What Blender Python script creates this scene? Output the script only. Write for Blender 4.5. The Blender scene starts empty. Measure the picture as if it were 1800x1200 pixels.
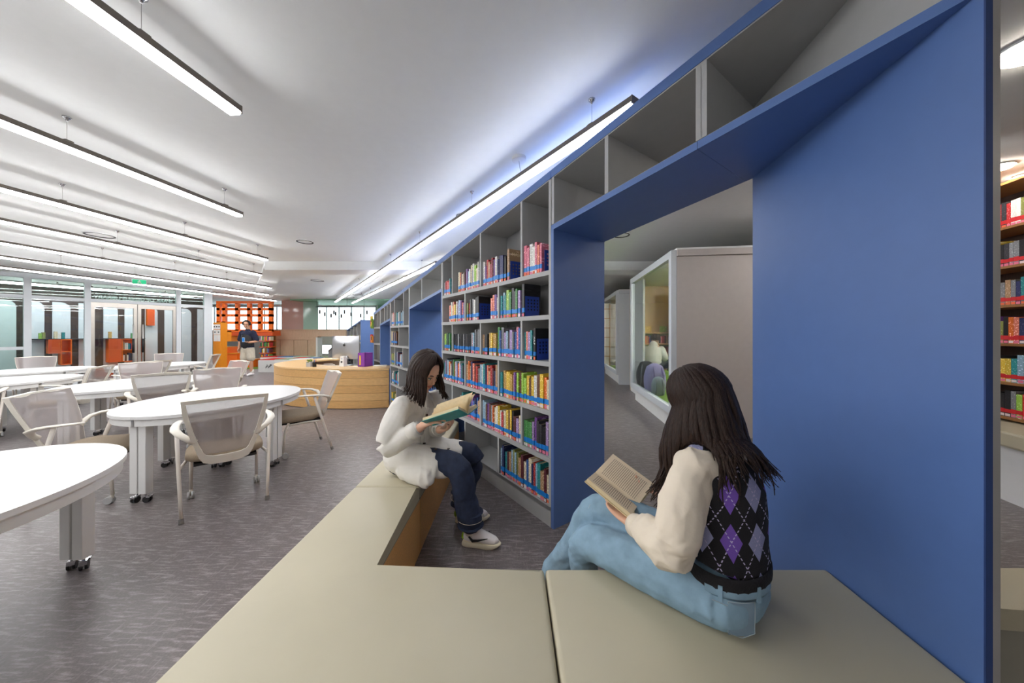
import bpy, bmesh, math, random
from mathutils import Vector, Matrix, Euler
random.seed(7)
S = bpy.context.scene
C = S.collection
PI = math.pi

# ------------------------------------------------------------------ camera
cam = bpy.data.cameras.new('camera')
cam.sensor_width = 36.0
cam.lens = 565.0 / 1800.0 * 36.0
cam.shift_y = -14.0 / 1800.0
cam.clip_start = 0.05
co = bpy.data.objects.new('camera', cam)
C.objects.link(co)
co.location = (0, 0, 1.39)
co.rotation_euler = (PI / 2, 0, 0)
S.camera = co

# ------------------------------------------------------------------ world and exposure
W = bpy.data.worlds.new('world')
S.world = W
W.use_nodes = True
bg = W.node_tree.nodes['Background']
bg.inputs[0].default_value = (0.90, 0.95, 1.0, 1)
bg.inputs[1].default_value = 6.0
S.view_settings.view_transform = 'Standard'
S.view_settings.look = 'None'
S.view_settings.gamma = 1.0
S.view_settings.exposure = -0.42
S.view_settings.use_curve_mapping = False
S.cycles.use_light_tree = False
S.cycles.max_bounces = 7
S.cycles.diffuse_bounces = 4
S.cycles.glossy_bounces = 3
S.cycles.transmission_bounces = 4
S.cycles.transparent_max_bounces = 10
LAMP = 44.0        # luminance of the long pendant diffusers
UPLIGHT = 0.6      # weak glowing slot added on their tops to brighten the ceiling
ROUND = 90.0       # round ceiling lights

# ------------------------------------------------------------------ materials
def lin(c):
    out = []
    for v in c:
        v = v / 255.0
        out.append(v / 12.92 if v <= 0.04045 else ((v + 0.055) / 1.055) ** 2.4)
    return tuple(out)

MATS = {}
def base_mat(name):
    m = bpy.data.materials.new(name)
    m.use_nodes = True
    nt = m.node_tree
    b = nt.nodes['Principled BSDF']
    return m, nt, b

def noise(nt, scale, detail=3, rough=.5, coord='Object', stretch=None):
    tc = nt.nodes.new('ShaderNodeTexCoord')
    n = nt.nodes.new('ShaderNodeTexNoise')
    n.inputs['Scale'].default_value = scale
    n.inputs['Detail'].default_value = detail
    n.inputs['Roughness'].default_value = rough
    if stretch:
        mp = nt.nodes.new('ShaderNodeMapping')
        mp.inputs['Scale'].default_value = stretch[0]
        mp.inputs['Rotation'].default_value = stretch[1] if len(stretch) > 1 else (0, 0, 0)
        nt.links.new(tc.outputs[coord], mp.inputs[0])
        nt.links.new(mp.outputs[0], n.inputs[0])
    else:
        nt.links.new(tc.outputs[coord], n.inputs[0])
    return n

def ramp(nt, src, p0, p1, c0, c1):
    r = nt.nodes.new('ShaderNodeValToRGB')
    r.color_ramp.elements[0].position = p0
    r.color_ramp.elements[1].position = p1
    r.color_ramp.elements[0].color = c0 if len(c0) == 4 else (*c0, 1)
    r.color_ramp.elements[1].color = c1 if len(c1) == 4 else (*c1, 1)
    nt.links.new(src, r.inputs[0])
    return r

def M(name, rgb, rough=.5, metal=0.0, var=.05, scale=14, bump=0.0, bscale=200, spec=.5, stretch=None):
    """plain surface: one colour with a little procedural mottling and optional fine relief"""
    if name in MATS:
        return MATS[name]
    m, nt, b = base_mat(name)
    c = lin(rgb)
    n = noise(nt, scale, stretch=stretch)
    r = ramp(nt, n.outputs[0], .3, .7, tuple(x * (1 - var) for x in c), tuple(min(1, x * (1 + var)) for x in c))
    nt.links.new(r.outputs[0], b.inputs['Base Color'])
    b.inputs['Roughness'].default_value = rough
    b.inputs['Metallic'].default_value = metal
    b.inputs['Specular IOR Level'].default_value = spec
    if bump:
        n2 = noise(nt, bscale, 4, stretch=stretch)
        bp = nt.nodes.new('ShaderNodeBump')
        bp.inputs['Strength'].default_value = bump
        bp.inputs['Distance'].default_value = .01
        nt.links.new(n2.outputs[0], bp.inputs['Height'])
        nt.links.new(bp.outputs[0], b.inputs['Normal'])
    MATS[name] = m
    return m

def wood(name, rgb, axis='x', dark=.72, rough=.45, scale=9):
    m, nt, b = base_mat(name)
    st = {'x': (1.2, 14, 14), 'y': (14, 1.2, 14), 'z': (14, 14, 1.2)}[axis]
    c = lin(rgb)
    n = noise(nt, scale, 6, .6, stretch=(st,))
    r = ramp(nt, n.outputs[0], .30, .70, tuple(x * dark for x in c), tuple(min(1, x * 1.12) for x in c))
    nt.links.new(r.outputs[0], b.inputs['Base Color'])
    b.inputs['Roughness'].default_value = rough
    MATS[name] = m
    return m

def emit(name, rgb, strength):
    m, nt, b = base_mat(name)
    b.inputs['Base Color'].default_value = (*lin(rgb), 1)
    b.inputs['Emission Color'].default_value = (*lin(rgb), 1)
    b.inputs['Emission Strength'].default_value = strength
    MATS[name] = m
    return m

def glass(name, tint=(235, 245, 242), gloss=.06, rim=.75):
    m = bpy.data.materials.new(name)
    m.use_nodes = True
    nt = m.node_tree
    for n in list(nt.nodes):
        nt.nodes.remove(n)
    out = nt.nodes.new('ShaderNodeOutputMaterial')
    mix = nt.nodes.new('ShaderNodeMixShader')
    tr = nt.nodes.new('ShaderNodeBsdfTransparent')
    gl = nt.nodes.new('ShaderNodeBsdfGlossy')
    lw = nt.nodes.new('ShaderNodeLayerWeight')
    lw.inputs[0].default_value = .5
    pw = nt.nodes.new('ShaderNodeMath'); pw.operation = 'POWER'; pw.inputs[1].default_value = 4.0
    nt.links.new(lw.outputs['Facing'], pw.inputs[0])
    ad = nt.nodes.new('ShaderNodeMath'); ad.operation = 'MULTIPLY_ADD'; ad.use_clamp = True
    ad.inputs[1].default_value = rim; ad.inputs[2].default_value = gloss
    tr.inputs[0].default_value = (*lin(tint), 1)
    gl.inputs['Roughness'].default_value = .01
    nt.links.new(pw.outputs[0], ad.inputs[0])
    nt.links.new(ad.outputs[0], mix.inputs[0])
    nt.links.new(tr.outputs[0], mix.inputs[1])
    nt.links.new(gl.outputs[0], mix.inputs[2])
    nt.links.new(mix.outputs[0], out.inputs[0])
    MATS[name] = m
    return m

def see_cloth(name, rgb, opacity):
    """open woven mesh: part cloth, part gap"""
    m, nt, b = base_mat(name)
    out = nt.nodes['Material Output']
    n = noise(nt, 420, 2, stretch=((1, 1, 1),))
    c = lin(rgb)
    r = ramp(nt, n.outputs[0], .3, .7, tuple(x * .92 for x in c), tuple(x * 1.06 for x in c))
    nt.links.new(r.outputs[0], b.inputs['Base Color'])
    b.inputs['Roughness'].default_value = .8
    tr = nt.nodes.new('ShaderNodeBsdfTransparent')
    mix = nt.nodes.new('ShaderNodeMixShader')
    mix.inputs[0].default_value = opacity
    nt.links.new(tr.outputs[0], mix.inputs[1])
    nt.links.new(b.outputs[0], mix.inputs[2])
    nt.links.new(mix.outputs[0], out.inputs[0])
    MATS[name] = m
    return m

def floor_mat():
    m, nt, b = base_mat('marbled_linoleum')
    n1 = noise(nt, 9.0, 5, .62, stretch=((1.0, 7.0, 1), (0, 0, math.radians(32))))
    n2 = noise(nt, 9.0, 5, .62, stretch=((7.0, 1.0, 1), (0, 0, math.radians(32))))
    n3 = noise(nt, 120, 2, .6)
    mx = nt.nodes.new('ShaderNodeMath'); mx.operation = 'MAXIMUM'
    dm = nt.nodes.new('ShaderNodeMath'); dm.operation = 'MULTIPLY'; dm.inputs[1].default_value = .88
    nt.links.new(n2.outputs[0], dm.inputs[0])
    nt.links.new(n1.outputs[0], mx.inputs[0]); nt.links.new(dm.outputs[0], mx.inputs[1])
    r = ramp(nt, mx.outputs[0], .50, .80, lin((111, 103, 103)), lin((182, 175, 174)))
    r2 = ramp(nt, n3.outputs[0], .35, .7, (.80, .80, .80), (1.12, 1.12, 1.12))
    mul = nt.nodes.new('ShaderNodeMixRGB'); mul.blend_type = 'MULTIPLY'; mul.inputs[0].default_value = 1
    nt.links.new(r.outputs[0], mul.inputs[1]); nt.links.new(r2.outputs[0], mul.inputs[2])
    nt.links.new(mul.outputs[0], b.inputs['Base Color'])
    b.inputs['Roughness'].default_value = .36
    b.inputs['Specular IOR Level'].default_value = .45
    bp = nt.nodes.new('ShaderNodeBump'); bp.inputs['Strength'].default_value = .10; bp.inputs['Distance'].default_value = .004
    nt.links.new(n1.outputs[0], bp.inputs['Height']); nt.links.new(bp.outputs[0], b.inputs['Normal'])
    MATS['marbled_linoleum'] = m
    return m

def book_mat():
    """cover cloth/paper in the object's own colour, with flat printed marks for title lettering"""
    m, nt, b = base_mat('book_cover')
    oi = nt.nodes.new('ShaderNodeObjectInfo')
    tc = nt.nodes.new('ShaderNodeTexCoord')
    add = nt.nodes.new('ShaderNodeVectorMath'); add.operation = 'ADD'
    sc = nt.nodes.new('ShaderNodeVectorMath'); sc.operation = 'SCALE'; sc.inputs['Scale'].default_value = 1.0
    cmb = nt.nodes.new('ShaderNodeCombineXYZ')
    mulr = nt.nodes.new('ShaderNodeMath'); mulr.operation = 'MULTIPLY'; mulr.inputs[1].default_value = 57.0
    nt.links.new(oi.outputs['Random'], mulr.inputs[0])
    nt.links.new(mulr.outputs[0], cmb.inputs[2]); nt.links.new(mulr.outputs[0], cmb.inputs[0])
    mp = nt.nodes.new('ShaderNodeMapping'); mp.inputs['Scale'].default_value = (2.2, 1.0, 11.0)
    nt.links.new(tc.outputs['Object'], mp.inputs[0])
    nt.links.new(mp.outputs[0], add.inputs[0]); nt.links.new(cmb.outputs[0], add.inputs[1])
    n = nt.nodes.new('ShaderNodeTexNoise'); n.inputs['Scale'].default_value = 1.6; n.inputs['Detail'].default_value = 2
    nt.links.new(add.outputs[0], n.inputs[0])
    r = ramp(nt, n.outputs[0], .60, .63, (0, 0, 0), (1, 1, 1))
    inv = nt.nodes.new('ShaderNodeHueSaturation'); inv.inputs['Saturation'].default_value = .55; inv.inputs['Value'].default_value = 2.2
    nt.links.new(oi.outputs['Color'], inv.inputs['Color'])
    mix = nt.nodes.new('ShaderNodeMixRGB')
    nt.links.new(r.outputs[0], mix.inputs[0]); nt.links.new(oi.outputs['Color'], mix.inputs[1]); nt.links.new(inv.outputs[0], mix.inputs[2])
    nt.links.new(mix.outputs[0], b.inputs['Base Color'])
    b.inputs['Roughness'].default_value = .42
    MATS['book_cover'] = m
    return m

def page_print(name, rgb, ink, n_lines=22):
    """paper with lines of print across local uv-like object axes (x across, y down)"""
    m, nt, b = base_mat(name)
    uv = nt.nodes.new('ShaderNodeTexCoord')
    sp = nt.nodes.new('ShaderNodeSeparateXYZ'); nt.links.new(uv.outputs['UV'], sp.inputs[0])
    w = nt.nodes.new('ShaderNodeMath'); w.operation = 'MULTIPLY'; w.inputs[1].default_value = n_lines
    nt.links.new(sp.outputs[1], w.inputs[0])
    fr = nt.nodes.new('ShaderNodeMath'); fr.operation = 'FRACT'; nt.links.new(w.outputs[0], fr.inputs[0])
    g = nt.nodes.new('ShaderNodeMath'); g.operation = 'LESS_THAN'; g.inputs[1].default_value = .42; nt.links.new(fr.outputs[0], g.inputs[0])
    def band(sock, lo, hi):
        a = nt.nodes.new('ShaderNodeMath'); a.operation = 'GREATER_THAN'; a.inputs[1].default_value = lo; nt.links.new(sock, a.inputs[0])
        c = nt.nodes.new('ShaderNodeMath'); c.operation = 'LESS_THAN'; c.inputs[1].default_value = hi; nt.links.new(sock, c.inputs[0])
        d = nt.nodes.new('ShaderNodeMath'); d.operation = 'MULTIPLY'; nt.links.new(a.outputs[0], d.inputs[0]); nt.links.new(c.outputs[0], d.inputs[1])
        return d.outputs[0]
    mm = nt.nodes.new('ShaderNodeMath'); mm.operation = 'MULTIPLY'
    nt.links.new(band(sp.outputs[0], .12, .88), mm.inputs[0]); nt.links.new(band(sp.outputs[1], .09, .91), mm.inputs[1])
    m2 = nt.nodes.new('ShaderNodeMath'); m2.operation = 'MULTIPLY'; nt.links.new(mm.outputs[0], m2.inputs[0]); nt.links.new(g.outputs[0], m2.inputs[1])
    nz = nt.nodes.new('ShaderNodeTexNoise'); nz.inputs['Scale'].default_value = 60; nt.links.new(uv.outputs['UV'], nz.inputs[0])
    m3 = nt.nodes.new('ShaderNodeMath'); m3.operation = 'MULTIPLY'; nt.links.new(m2.outputs[0], m3.inputs[0]); nt.links.new(nz.outputs[0], m3.inputs[1])
    r = ramp(nt, m3.outputs[0], .05, .75, lin(rgb), lin(ink))
    nt.links.new(r.outputs[0], b.inputs['Base Color'])
    b.inputs['Roughness'].default_value = .8
    MATS[name] = m
    return m

M('white_paint', (238, 238, 236), .6, var=.015)
M('ceiling_paint', (242, 244, 243), .75, var=.01, bump=.02)
M('wall_taupe', (196, 187, 181), .7, var=.02)
M('blue_laminate', (90, 121, 180), .42, var=.02)
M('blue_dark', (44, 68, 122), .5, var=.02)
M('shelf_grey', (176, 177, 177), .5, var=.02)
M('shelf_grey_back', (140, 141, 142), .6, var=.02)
M('table_white', (230, 230, 229), .32, var=.01)
M('table_edge', (226, 226, 224), .45, var=.01)
M('chair_plastic', (226, 220, 208), .45, var=.02)
M('chair_leg_paint', (224, 216, 206), .4, var=.02)
M('seat_fabric', (150, 134, 114), .9, var=.10, scale=160, bump=.25, bscale=500)
see_cloth('chair_mesh', (166, 156, 155), .70)
see_cloth('chair_mesh_back', (150, 140, 139), .72)
M('caster_grey', (176, 176, 176), .4, var=.02)
M('caster_black', (30, 30, 32), .45)
M('chrome', (200, 200, 204), .18, 1.0, var=.02)
M('foot_grey', (120, 118, 116), .6)
M('lamp_housing', (108, 101, 94), .42, .6, var=.02)
M('steel', (186, 184, 182), .38, .45, var=.03, scale=4)
M('leatherette', (188, 180, 155), .46, var=.035, scale=3, bump=.05, bscale=700)
M('leatherette_side', (158, 154, 140), .5, var=.03, bump=.05, bscale=700)
M('piping', (150, 146, 128), .6)
wood('bench_wood', (232, 176, 108), 'x', .80)
wood('oak_b', (214, 168, 108), 'x', .86, .4, 5)
wood('oak', (222, 178, 118), 'x', .86, .4, 5)
wood('oak_top', (226, 186, 130), 'y', .9, .35, 5)
wood('brown_shelf', (150, 104, 58), 'y', .8)
wood('pale_maple', (206, 178, 150), 'z', .93, .5, 4)
wood('pod_wood', (205, 172, 120), 'z', .9)
wood('dark_panel', (74, 58, 52), 'z', .75)
M('orange', (252, 118, 24), .45, var=.03)
M('orange_deep', (214, 84, 26), .5, var=.04)
M('amber', (240, 148, 24), .5, var=.03)
M('carpet_green', (116, 150, 52), .95, var=.12, scale=60, bump=.3)
M('yellow', (228, 190, 40), .6, var=.03)
M('paper', (246, 244, 238), .8, var=.02)
M('paper_cream', (226, 206, 166), .85, var=.05, scale=60)
M('page_edge', (214, 196, 160), .9, var=.10, scale=260, stretch=((30, 1, 1),))
M('band_blue', (16, 128, 214), .4, var=.04)
M('band_red', (206, 36, 44), .45, var=.05)
M('tag_pink', (226, 120, 150), .5, var=.3, scale=90)
M('tag_white', (236, 226, 226), .5, var=.06)
M('tag_orange', (232, 110, 70), .5, var=.12)
M('bookend_blue', (28, 62, 158), .45, var=.03)
M('black_plastic', (28, 28, 30), .5)
M('dark_grey', (60, 60, 62), .6)
M('silver', (206, 208, 212), .28, .85, var=.02)
M('purple_box', (128, 52, 160), .5, var=.04)
M('red_felt', (198, 52, 44), .9, var=.05)
M('blue_felt', (90, 122, 158), .9, var=.05)
M('sage_felt', (160, 172, 146), .9, var=.05)
M('mint_film', (168, 206, 190), .12, var=.02)
M('rose_film', (196, 172, 164), .12, var=.02)
M('exit_green', (20, 160, 110), .5)
M('letter_white', (240, 244, 245), .5)
M('window_frame_white', (214, 219, 223), .45, var=.015)
M('steel_frame', (190, 184, 176), .35, .7, var=.03)
M('track_black', (24, 24, 26), .5)
M('curtain', (236, 236, 232), .9, var=.04, stretch=((40, 40, 1),))
emit('lamp_glow', (253, 253, 254), LAMP)
emit('added_uplight', (255, 253, 251), UPLIGHT)
emit('round_glow', (255, 244, 230), ROUND)
emit('sign_glow', (30, 190, 130), .55)
glass("pane", (240, 246, 246), .04)
glass('pane_green', (224, 236, 232), .02, .45)
floor_mat(); book_mat()
page_print('printed_page', (233, 214, 184), (120, 100, 84), 26)

# ------------------------------------------------------------------ mesh builder
class MB:
    def __init__(s):
        s.v, s.f, s.m, s.uv = [], [], [], {}
    def add(s, vs, fs, mi=0):
        o = len(s.v)
        s.v += [tuple(p) for p in vs]
        s.f += [tuple(i + o for i in f) for f in fs]
        s.m += [mi] * len(fs)
        return s
    def box(s, x0, x1, y0, y1, z0, z1, mi=0, T=None):
        vs = [(x, y, z) for z in (z0, z1) for y in (y0, y1) for x in (x0, x1)]
        if T: vs = [T @ Vector(p) for p in vs]
        return s.add(vs, [(0, 2, 3, 1), (4, 5, 7, 6), (0, 1, 5, 4), (2, 6, 7, 3), (0, 4, 6, 2), (1, 3, 7, 5)], mi)
    def bbox(s, x0, x1, y0, y1, z0, z1, b=.004, mi=0, T=None):
        """box with chamfered edges"""
        bm = bmesh.new()
        bmesh.ops.create_cube(bm, size=1)
        for q in bm.verts:
            q.co = Vector(((x0 + x1) / 2 + q.co.x * (x1 - x0), (y0 + y1) / 2 + q.co.y * (y1 - y0), (z0 + z1) / 2 + q.co.z * (z1 - z0)))
        bmesh.ops.bevel(bm, geom=list(bm.edges), offset=b, segments=2, affect='EDGES', profile=.5)
        return s.frombm(bm, mi, T)
    def frombm(s, bm, mi=0, T=None):
        bm.verts.index_update(); bm.verts.ensure_lookup_table()
        vs = [(T @ q.co if T else q.co.copy()) for q in bm.verts]
        fs = [[q.index for q in f.verts] for f in bm.faces]
        bm.free()
        return s.add(vs, fs, mi)
    def prism(s, poly, z0, z1, mi=0, T=None):
        """vertical prism; z0/z1 may be functions of (x, y)"""
        n = len(poly)
        a = sum(poly[i][0] * poly[(i + 1) % n][1] - poly[(i + 1) % n][0] * poly[i][1] for i in range(n))
        if a < 0: poly = poly[::-1]
        g0 = z0 if callable(z0) else (lambda x, y: z0)
        g1 = z1 if callable(z1) else (lambda x, y: z1)
        vs = [(x, y, g0(x, y)) for x, y in poly] + [(x, y, g1(x, y)) for x, y in poly]
        if T: vs = [T @ Vector(p) for p in vs]
        fs = [tuple(range(n - 1, -1, -1)), tuple(range(n, 2 * n))]
        fs += [(i, (i + 1) % n, n + (i + 1) % n, n + i) for i in range(n)]
        return s.add(vs, fs, mi)
    def tube(s, pts, r, n=10, mi=0, cap=True, flat=None, side=None):
        """swept tube through pts; r a number or list; flat=(a,b) per-point ellipse factors"""
        pts = [Vector(p) for p in pts]
        k = len(pts)
        rs = r if isinstance(r, (list, tuple)) else [r] * k
        ref = Vector(side) if side else Vector((0, 0, 1))
        vs = []
        for i, p in enumerate(pts):
            t = (pts[min(i + 1, k - 1)] - pts[max(i - 1, 0)]).normalized()
            a = ref - t * ref.dot(t)
            if a.length < 1e-3:
                a = Vector((1, 0, 0)) - t * t.x
                if a.length < 1e-3: a = Vector((0, 1, 0)) - t * t.y
            a.normalize()
            b = t.cross(a)
            ref2 = a
            ra, rb = (rs[i] if isinstance(rs[i], (list, tuple)) else (rs[i], rs[i]))
            if flat: ra, rb = ra * flat[0], rb * flat[1]
            for j in range(n):
                th = 2 * PI * j / n
                vs.append(p + a * (ra * math.cos(th)) + b * (rb * math.sin(th)))
        fs = []
        for i in range(k - 1):
            for j in range(n):
                fs.append((i * n + j, i * n + (j + 1) % n, (i + 1) * n + (j + 1) % n, (i + 1) * n + j))
        if cap:
            fs.append(tuple(range(n - 1, -1, -1)))
            fs.append(tuple((k - 1) * n + j for j in range(n)))
        return s.add(vs, fs, mi)
    def lathe(s, prof, n=20, mi=0, T=None):
        """profile [(r, z)] turned about z"""
        vs = [(r * math.cos(2 * PI * j / n), r * math.sin(2 * PI * j / n), z) for r, z in prof for j in range(n)]
        if T: vs = [T @ Vector(p) for p in vs]
        k = len(prof)
        fs = [(i * n + j, i * n + (j + 1) % n, (i + 1) * n + (j + 1) % n, (i + 1) * n + j) for i in range(k - 1) for j in range(n)]
        fs.append(tuple(range(n - 1, -1, -1)))
        fs.append(tuple((k - 1) * n + j for j in range(n)))
        return s.add(vs, fs, mi)
    def sphere(s, c, r, n=12, m=8, mi=0, T=None):
        rx, ry, rz = r if isinstance(r, (list, tuple)) else (r, r, r)
        vs = [(0, 0, 1)]
        for i in range(1, m):
            ph = PI * i / m
            vs += [(math.sin(ph) * math.cos(2 * PI * j / n), math.sin(ph) * math.sin(2 * PI * j / n), math.cos(ph)) for j in range(n)]
        vs.append((0, 0, -1))
        vs = [Vector((x * rx, y * ry, z * rz)) for x, y, z in vs]
        if T: vs = [T @ p for p in vs]
        vs = [p + Vector(c) for p in vs]
        fs = [(0, 1 + j, 1 + (j + 1) % n) for j in range(n)]
        for i in range(m - 2):
            a, b = 1 + i * n, 1 + (i + 1) * n
            fs += [(a + j, b + j, b + (j + 1) % n, a + (j + 1) % n) for j in range(n)]
        a = 1 + (m - 2) * n
        fs += [(a + j, len(vs) - 1, a + (j + 1) % n) for j in range(n)]
        return s.add(vs, fs, mi)
    def mesh(s, name, mats, smooth=False):
        me = bpy.data.meshes.new(name)
        me.from_pydata(s.v, [], s.f)
        for q in (mats if isinstance(mats, (list, tuple)) else [mats]):
            me.materials.append(MATS[q] if isinstance(q, str) else q)
        if any(s.m):
            me.polygons.foreach_set('material_index', s.m)
        if smooth:
            me.polygons.foreach_set('use_smooth', [True] * len(me.polygons))
        me.update()
        return me
    def build(s, name, mats, parent=None, smooth=False, world=False, auto=None):
        """link as ONE object; world=True: vertices are in world space and get rebased to the parent"""
        if world and parent is not None:
            inv = parent.matrix_basis.inverted()
            s.v = [tuple(inv @ Vector(p)) for p in s.v]
        me = s.mesh(name, mats, smooth)
        if auto is not None:
            try:
                me.polygons.foreach_set('use_smooth', [True] * len(me.polygons))
                me.set_sharp_from_angle(angle=math.radians(auto))
            except Exception:
                pass
        return obj(name, me, parent)

def obj(name, me, parent=None):
    o = bpy.data.objects.new(name, me)
    C.objects.link(o)
    if parent is not None:
        o.parent = parent
    return o

def tag(o, label=None, cat=None, group=None, kind=None):
    if label: o['label'] = label
    if cat: o['category'] = cat
    if group: o['group'] = group
    if kind: o['kind'] = kind
    return o

def thing(name, label, cat, loc=(0, 0, 0), rz=0.0, group=None):
    o = bpy.data.objects.new(name, None)
    o.empty_display_size = .1
    C.objects.link(o)
    o.location = loc
    o.rotation_euler = (0, 0, rz)
    o.matrix_basis = Matrix.Translation(Vector(loc)) @ Matrix.Rotation(rz, 4, 'Z')
    return tag(o, label, cat, group)

def dup(root, loc, rz, label, group=None):
    """copy a thing, its parts and their sub-parts"""
    r = root.copy(); C.objects.link(r)
    r.location = loc; r.rotation_euler = (0, 0, rz)
    r['label'] = label
    if group: r['group'] = group
    for ch in root.children:
        c = ch.copy(); C.objects.link(c); c.parent = r
        for g in ch.children:
            d = g.copy(); C.objects.link(d); d.parent = c
    return r

def struct(name, mb, mats, parent=None, label=None, **k):
    o = mb.build(name, mats, parent, **k)
    if parent is None:
        o['kind'] = 'structure'
        if label: o['label'] = label
    return o

def ellipse(cx, cy, a, b, n, t0=0, t1=2 * PI):
    return [(cx + a * math.cos(t0 + (t1 - t0) * i / n), cy + b * math.sin(t0 + (t1 - t0) * i / n)) for i in range(n + (0 if abs(t1 - t0 - 2 * PI) < 1e-6 else 1))]

ORD = ['first', 'second', 'third', 'fourth', 'fifth', 'sixth', 'seventh', 'eighth', 'ninth', 'tenth', 'eleventh', 'twelfth',
       'thirteenth', 'fourteenth', 'fifteenth', 'sixteenth', 'seventeenth', 'eighteenth', 'nineteenth', 'twentieth']
def nth(i):
    if i < 20: return ORD[i]
    return '%d%s' % (i + 1, {1: 'st', 2: 'nd', 3: 'rd'}.get((i + 1) % 10, 'th'))
# ================================================================== the setting
CEIL = 2.88
struct('floor', MB().box(-20, 9, -3, 18.5, -.1, 0), 'marbled_linoleum')
struct('ceiling', MB().box(-20, 9, -3, 18.5, CEIL, CEIL + .1), 'ceiling_paint')
struct('wall_front', MB().box(-20, 9, -3.1, -3, 0, CEIL), 'white_paint')
struct('wall_right', MB().box(9, 9.1, -3, 18.5, 0, CEIL), 'white_paint')
struct('wall_left', MB().box(-20.1, -20, -3, 18.5, 0, CEIL), 'white_paint')
wb = MB()
YB = 16.6
for x0, x1, z0, z1 in ((-20, -16, 0, CEIL), (-16, -7.0, 0, .30), (-16, -9.9, .30, .84), (-8.7, -7.0, .30, .84), (-16, -7.0, .84, 1.52), (-16, -7.0, 2.80, CEIL),
                       (-7.0, -4.9, 0, CEIL), (-4.9, -3.6, 0, 1.45), (-4.9, -3.6, 2.5, CEIL), (-3.6, 9, 0, CEIL)):
    wb.box(x0, x1, YB, YB + .15, z0, z1)
struct('wall_back', wb, 'white_paint')
def window(n, x0, x1, z0, z1, nx, mat='pane', drape=False):
    w = struct('window_%d' % n, MB().box(x0, x1, YB - .02, YB + .04, z0, z0 + .05).box(x0, x1, YB - .02, YB + .04, z1 - .05, z1)
               .box(x0, x0 + .05, YB - .02, YB + .04, z0, z1).box(x1 - .05, x1, YB - .02, YB + .04, z0, z1), 'window_frame_white')
    for i in range(1, nx):
        x = x0 + (x1 - x0) * i / nx
        MB().box(x - .025, x + .025, YB - .015, YB + .03, z0, z1).build('mullion', 'window_frame_white', w)
    for i in range(nx):
        a, b = x0 + (x1 - x0) * i / nx, x0 + (x1 - x0) * (i + 1) / nx
        MB().box(a + .02, b - .02, YB, YB + .008, z0 + .03, z1 - .03).build('window_pane', mat, w)
window(1, -16, -7.0, 1.52, 2.80, 14)
window(2, -9.9, -8.7, .30, .84, 2)
window(3, -4.9, -3.6, 1.45, 2.5, 3)
# downstand beam across the ceiling
struct('trim_1', MB().box(-5.1, 9, 6.63, 7.15, 2.70, CEIL), 'ceiling_paint', label='white downstand beam under the ceiling')
struct('trim_2', MB().prism([(-5.1, 6.63), (-5.1, 7.15), (-9.4, 12.6), (-9.9, 12.3)], 2.80, CEIL), 'ceiling_paint', label='shallow white ceiling step running back from the beam')

# ------------------------------------------------------------------ pendant strip lamps
def pendant(end, d, length, label, group, z=2.67, first=.17, step=1.1, up=True, cap_visible=True):
    """end: far (x, y) end of the lamp, d: unit direction from near to far"""
    ang = math.atan2(d[1], d[0])
    t = thing('pendant_strip_lamp', label, 'lamp', (end[0], end[1], z), ang, group)
    L = length
    hs = MB()
    hs.box(-L, 0, -.034, -.031, .0, .034).box(-L, 0, .031, .034, .0, .034).box(-L, 0, -.031, .031, .020, .026)
    hs.build('housing', 'lamp_housing', t)
    MB().box(-L + .004, -.004, -.0305, .0305, -.020, .018).build('diffuser', 'lamp_glow', t)
    if up:
        MB().box(-L + .05, -.05, -.026, .026, .028, .036).build('added_up_slot', 'added_uplight', t)  # emitter hidden from below, added to lift the ceiling brightness
    MB().bbox(-.001, .006, -.035, .035, -.012, .036, .001).build('end_cap', 'lamp_housing', t)
    MB().bbox(-L - .006, -L + .001, -.035, .035, -.012, .036, .001).build('end_cap', 'lamp_housing', t)
    x = -first
    while x > -L + .1:
        MB().box(x - .02, x + .02, -.023, .023, .040, .048).build('wire_clip', 'lamp_housing', t)
        MB().tube([(x, 0, .045), (x, 0, CEIL - z)], .0013, 5).build('suspension_wire', 'steel', t)
        MB().lathe([(.006, -.028), (.008, -.02), (.020, -.008), (.022, 0)], 14, T=Matrix.Translation((x, 0, CEIL - z))).build('ceiling_mount', 'chrome', t, smooth=True)
        x -= step
    return t
def unit(a): l = math.hypot(*a); return (a[0] / l, a[1] / l)
DL = unit((.097, 1.0))
rows = [((-1.596, 1.859), 4.6, .44), ((-2.942, 3.477), 6.2, .17), ((-4.254, 5.563), 8.0, .17), ((-5.493, 7.021), 8.6, .17),
        ((-6.784, 9.04), 9.6, .17), ((-8.05, 10.6), 10.2, .17), ((-9.25, 12.6), 11.0, .17)]
names = ['nearest the camera above the front table', 'second from the camera on the left', 'third from the camera on the left', 'fourth from the camera on the left',
         'fifth from the camera on the left', 'sixth from the camera on the left', 'farthest, along the glass wall']
for (e, L, fi), nm in zip(rows, names):
    pendant(e, DL, L, 'long linear pendant lamp, ' + nm, 'linear lamps above the tables', first=fi)
U = (-0.57297547, 0.81957251)
P0 = (0.28, 2.301); V_ = Vector((0.57297547, -0.81957251)); W_ = Vector((0.81957251, 0.57297547))
wl = pendant((-7.09, 12.914), U, 13.57, 'longest linear pendant lamp, running along the blue bookcase wall', 'linear lamps along the bookcase wall', first=.3, step=1.62)
pendant((3.45, 3.9), unit((-.10, 1)), 1.35, 'linear pendant lamp in the aisle behind the blue panel', 'linear lamps along the bookcase wall', first=.3, step=1.2)
pendant(tuple(Vector(P0) + V_ * -3.2 + W_ * 1.3), U, 2.9, 'added unseen linear lamp over the aisle behind the grey bookcase', 'linear lamps along the bookcase wall', first=.3, step=1.2)  # out-of-view lamp put in to flood the aisle and pod front
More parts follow.
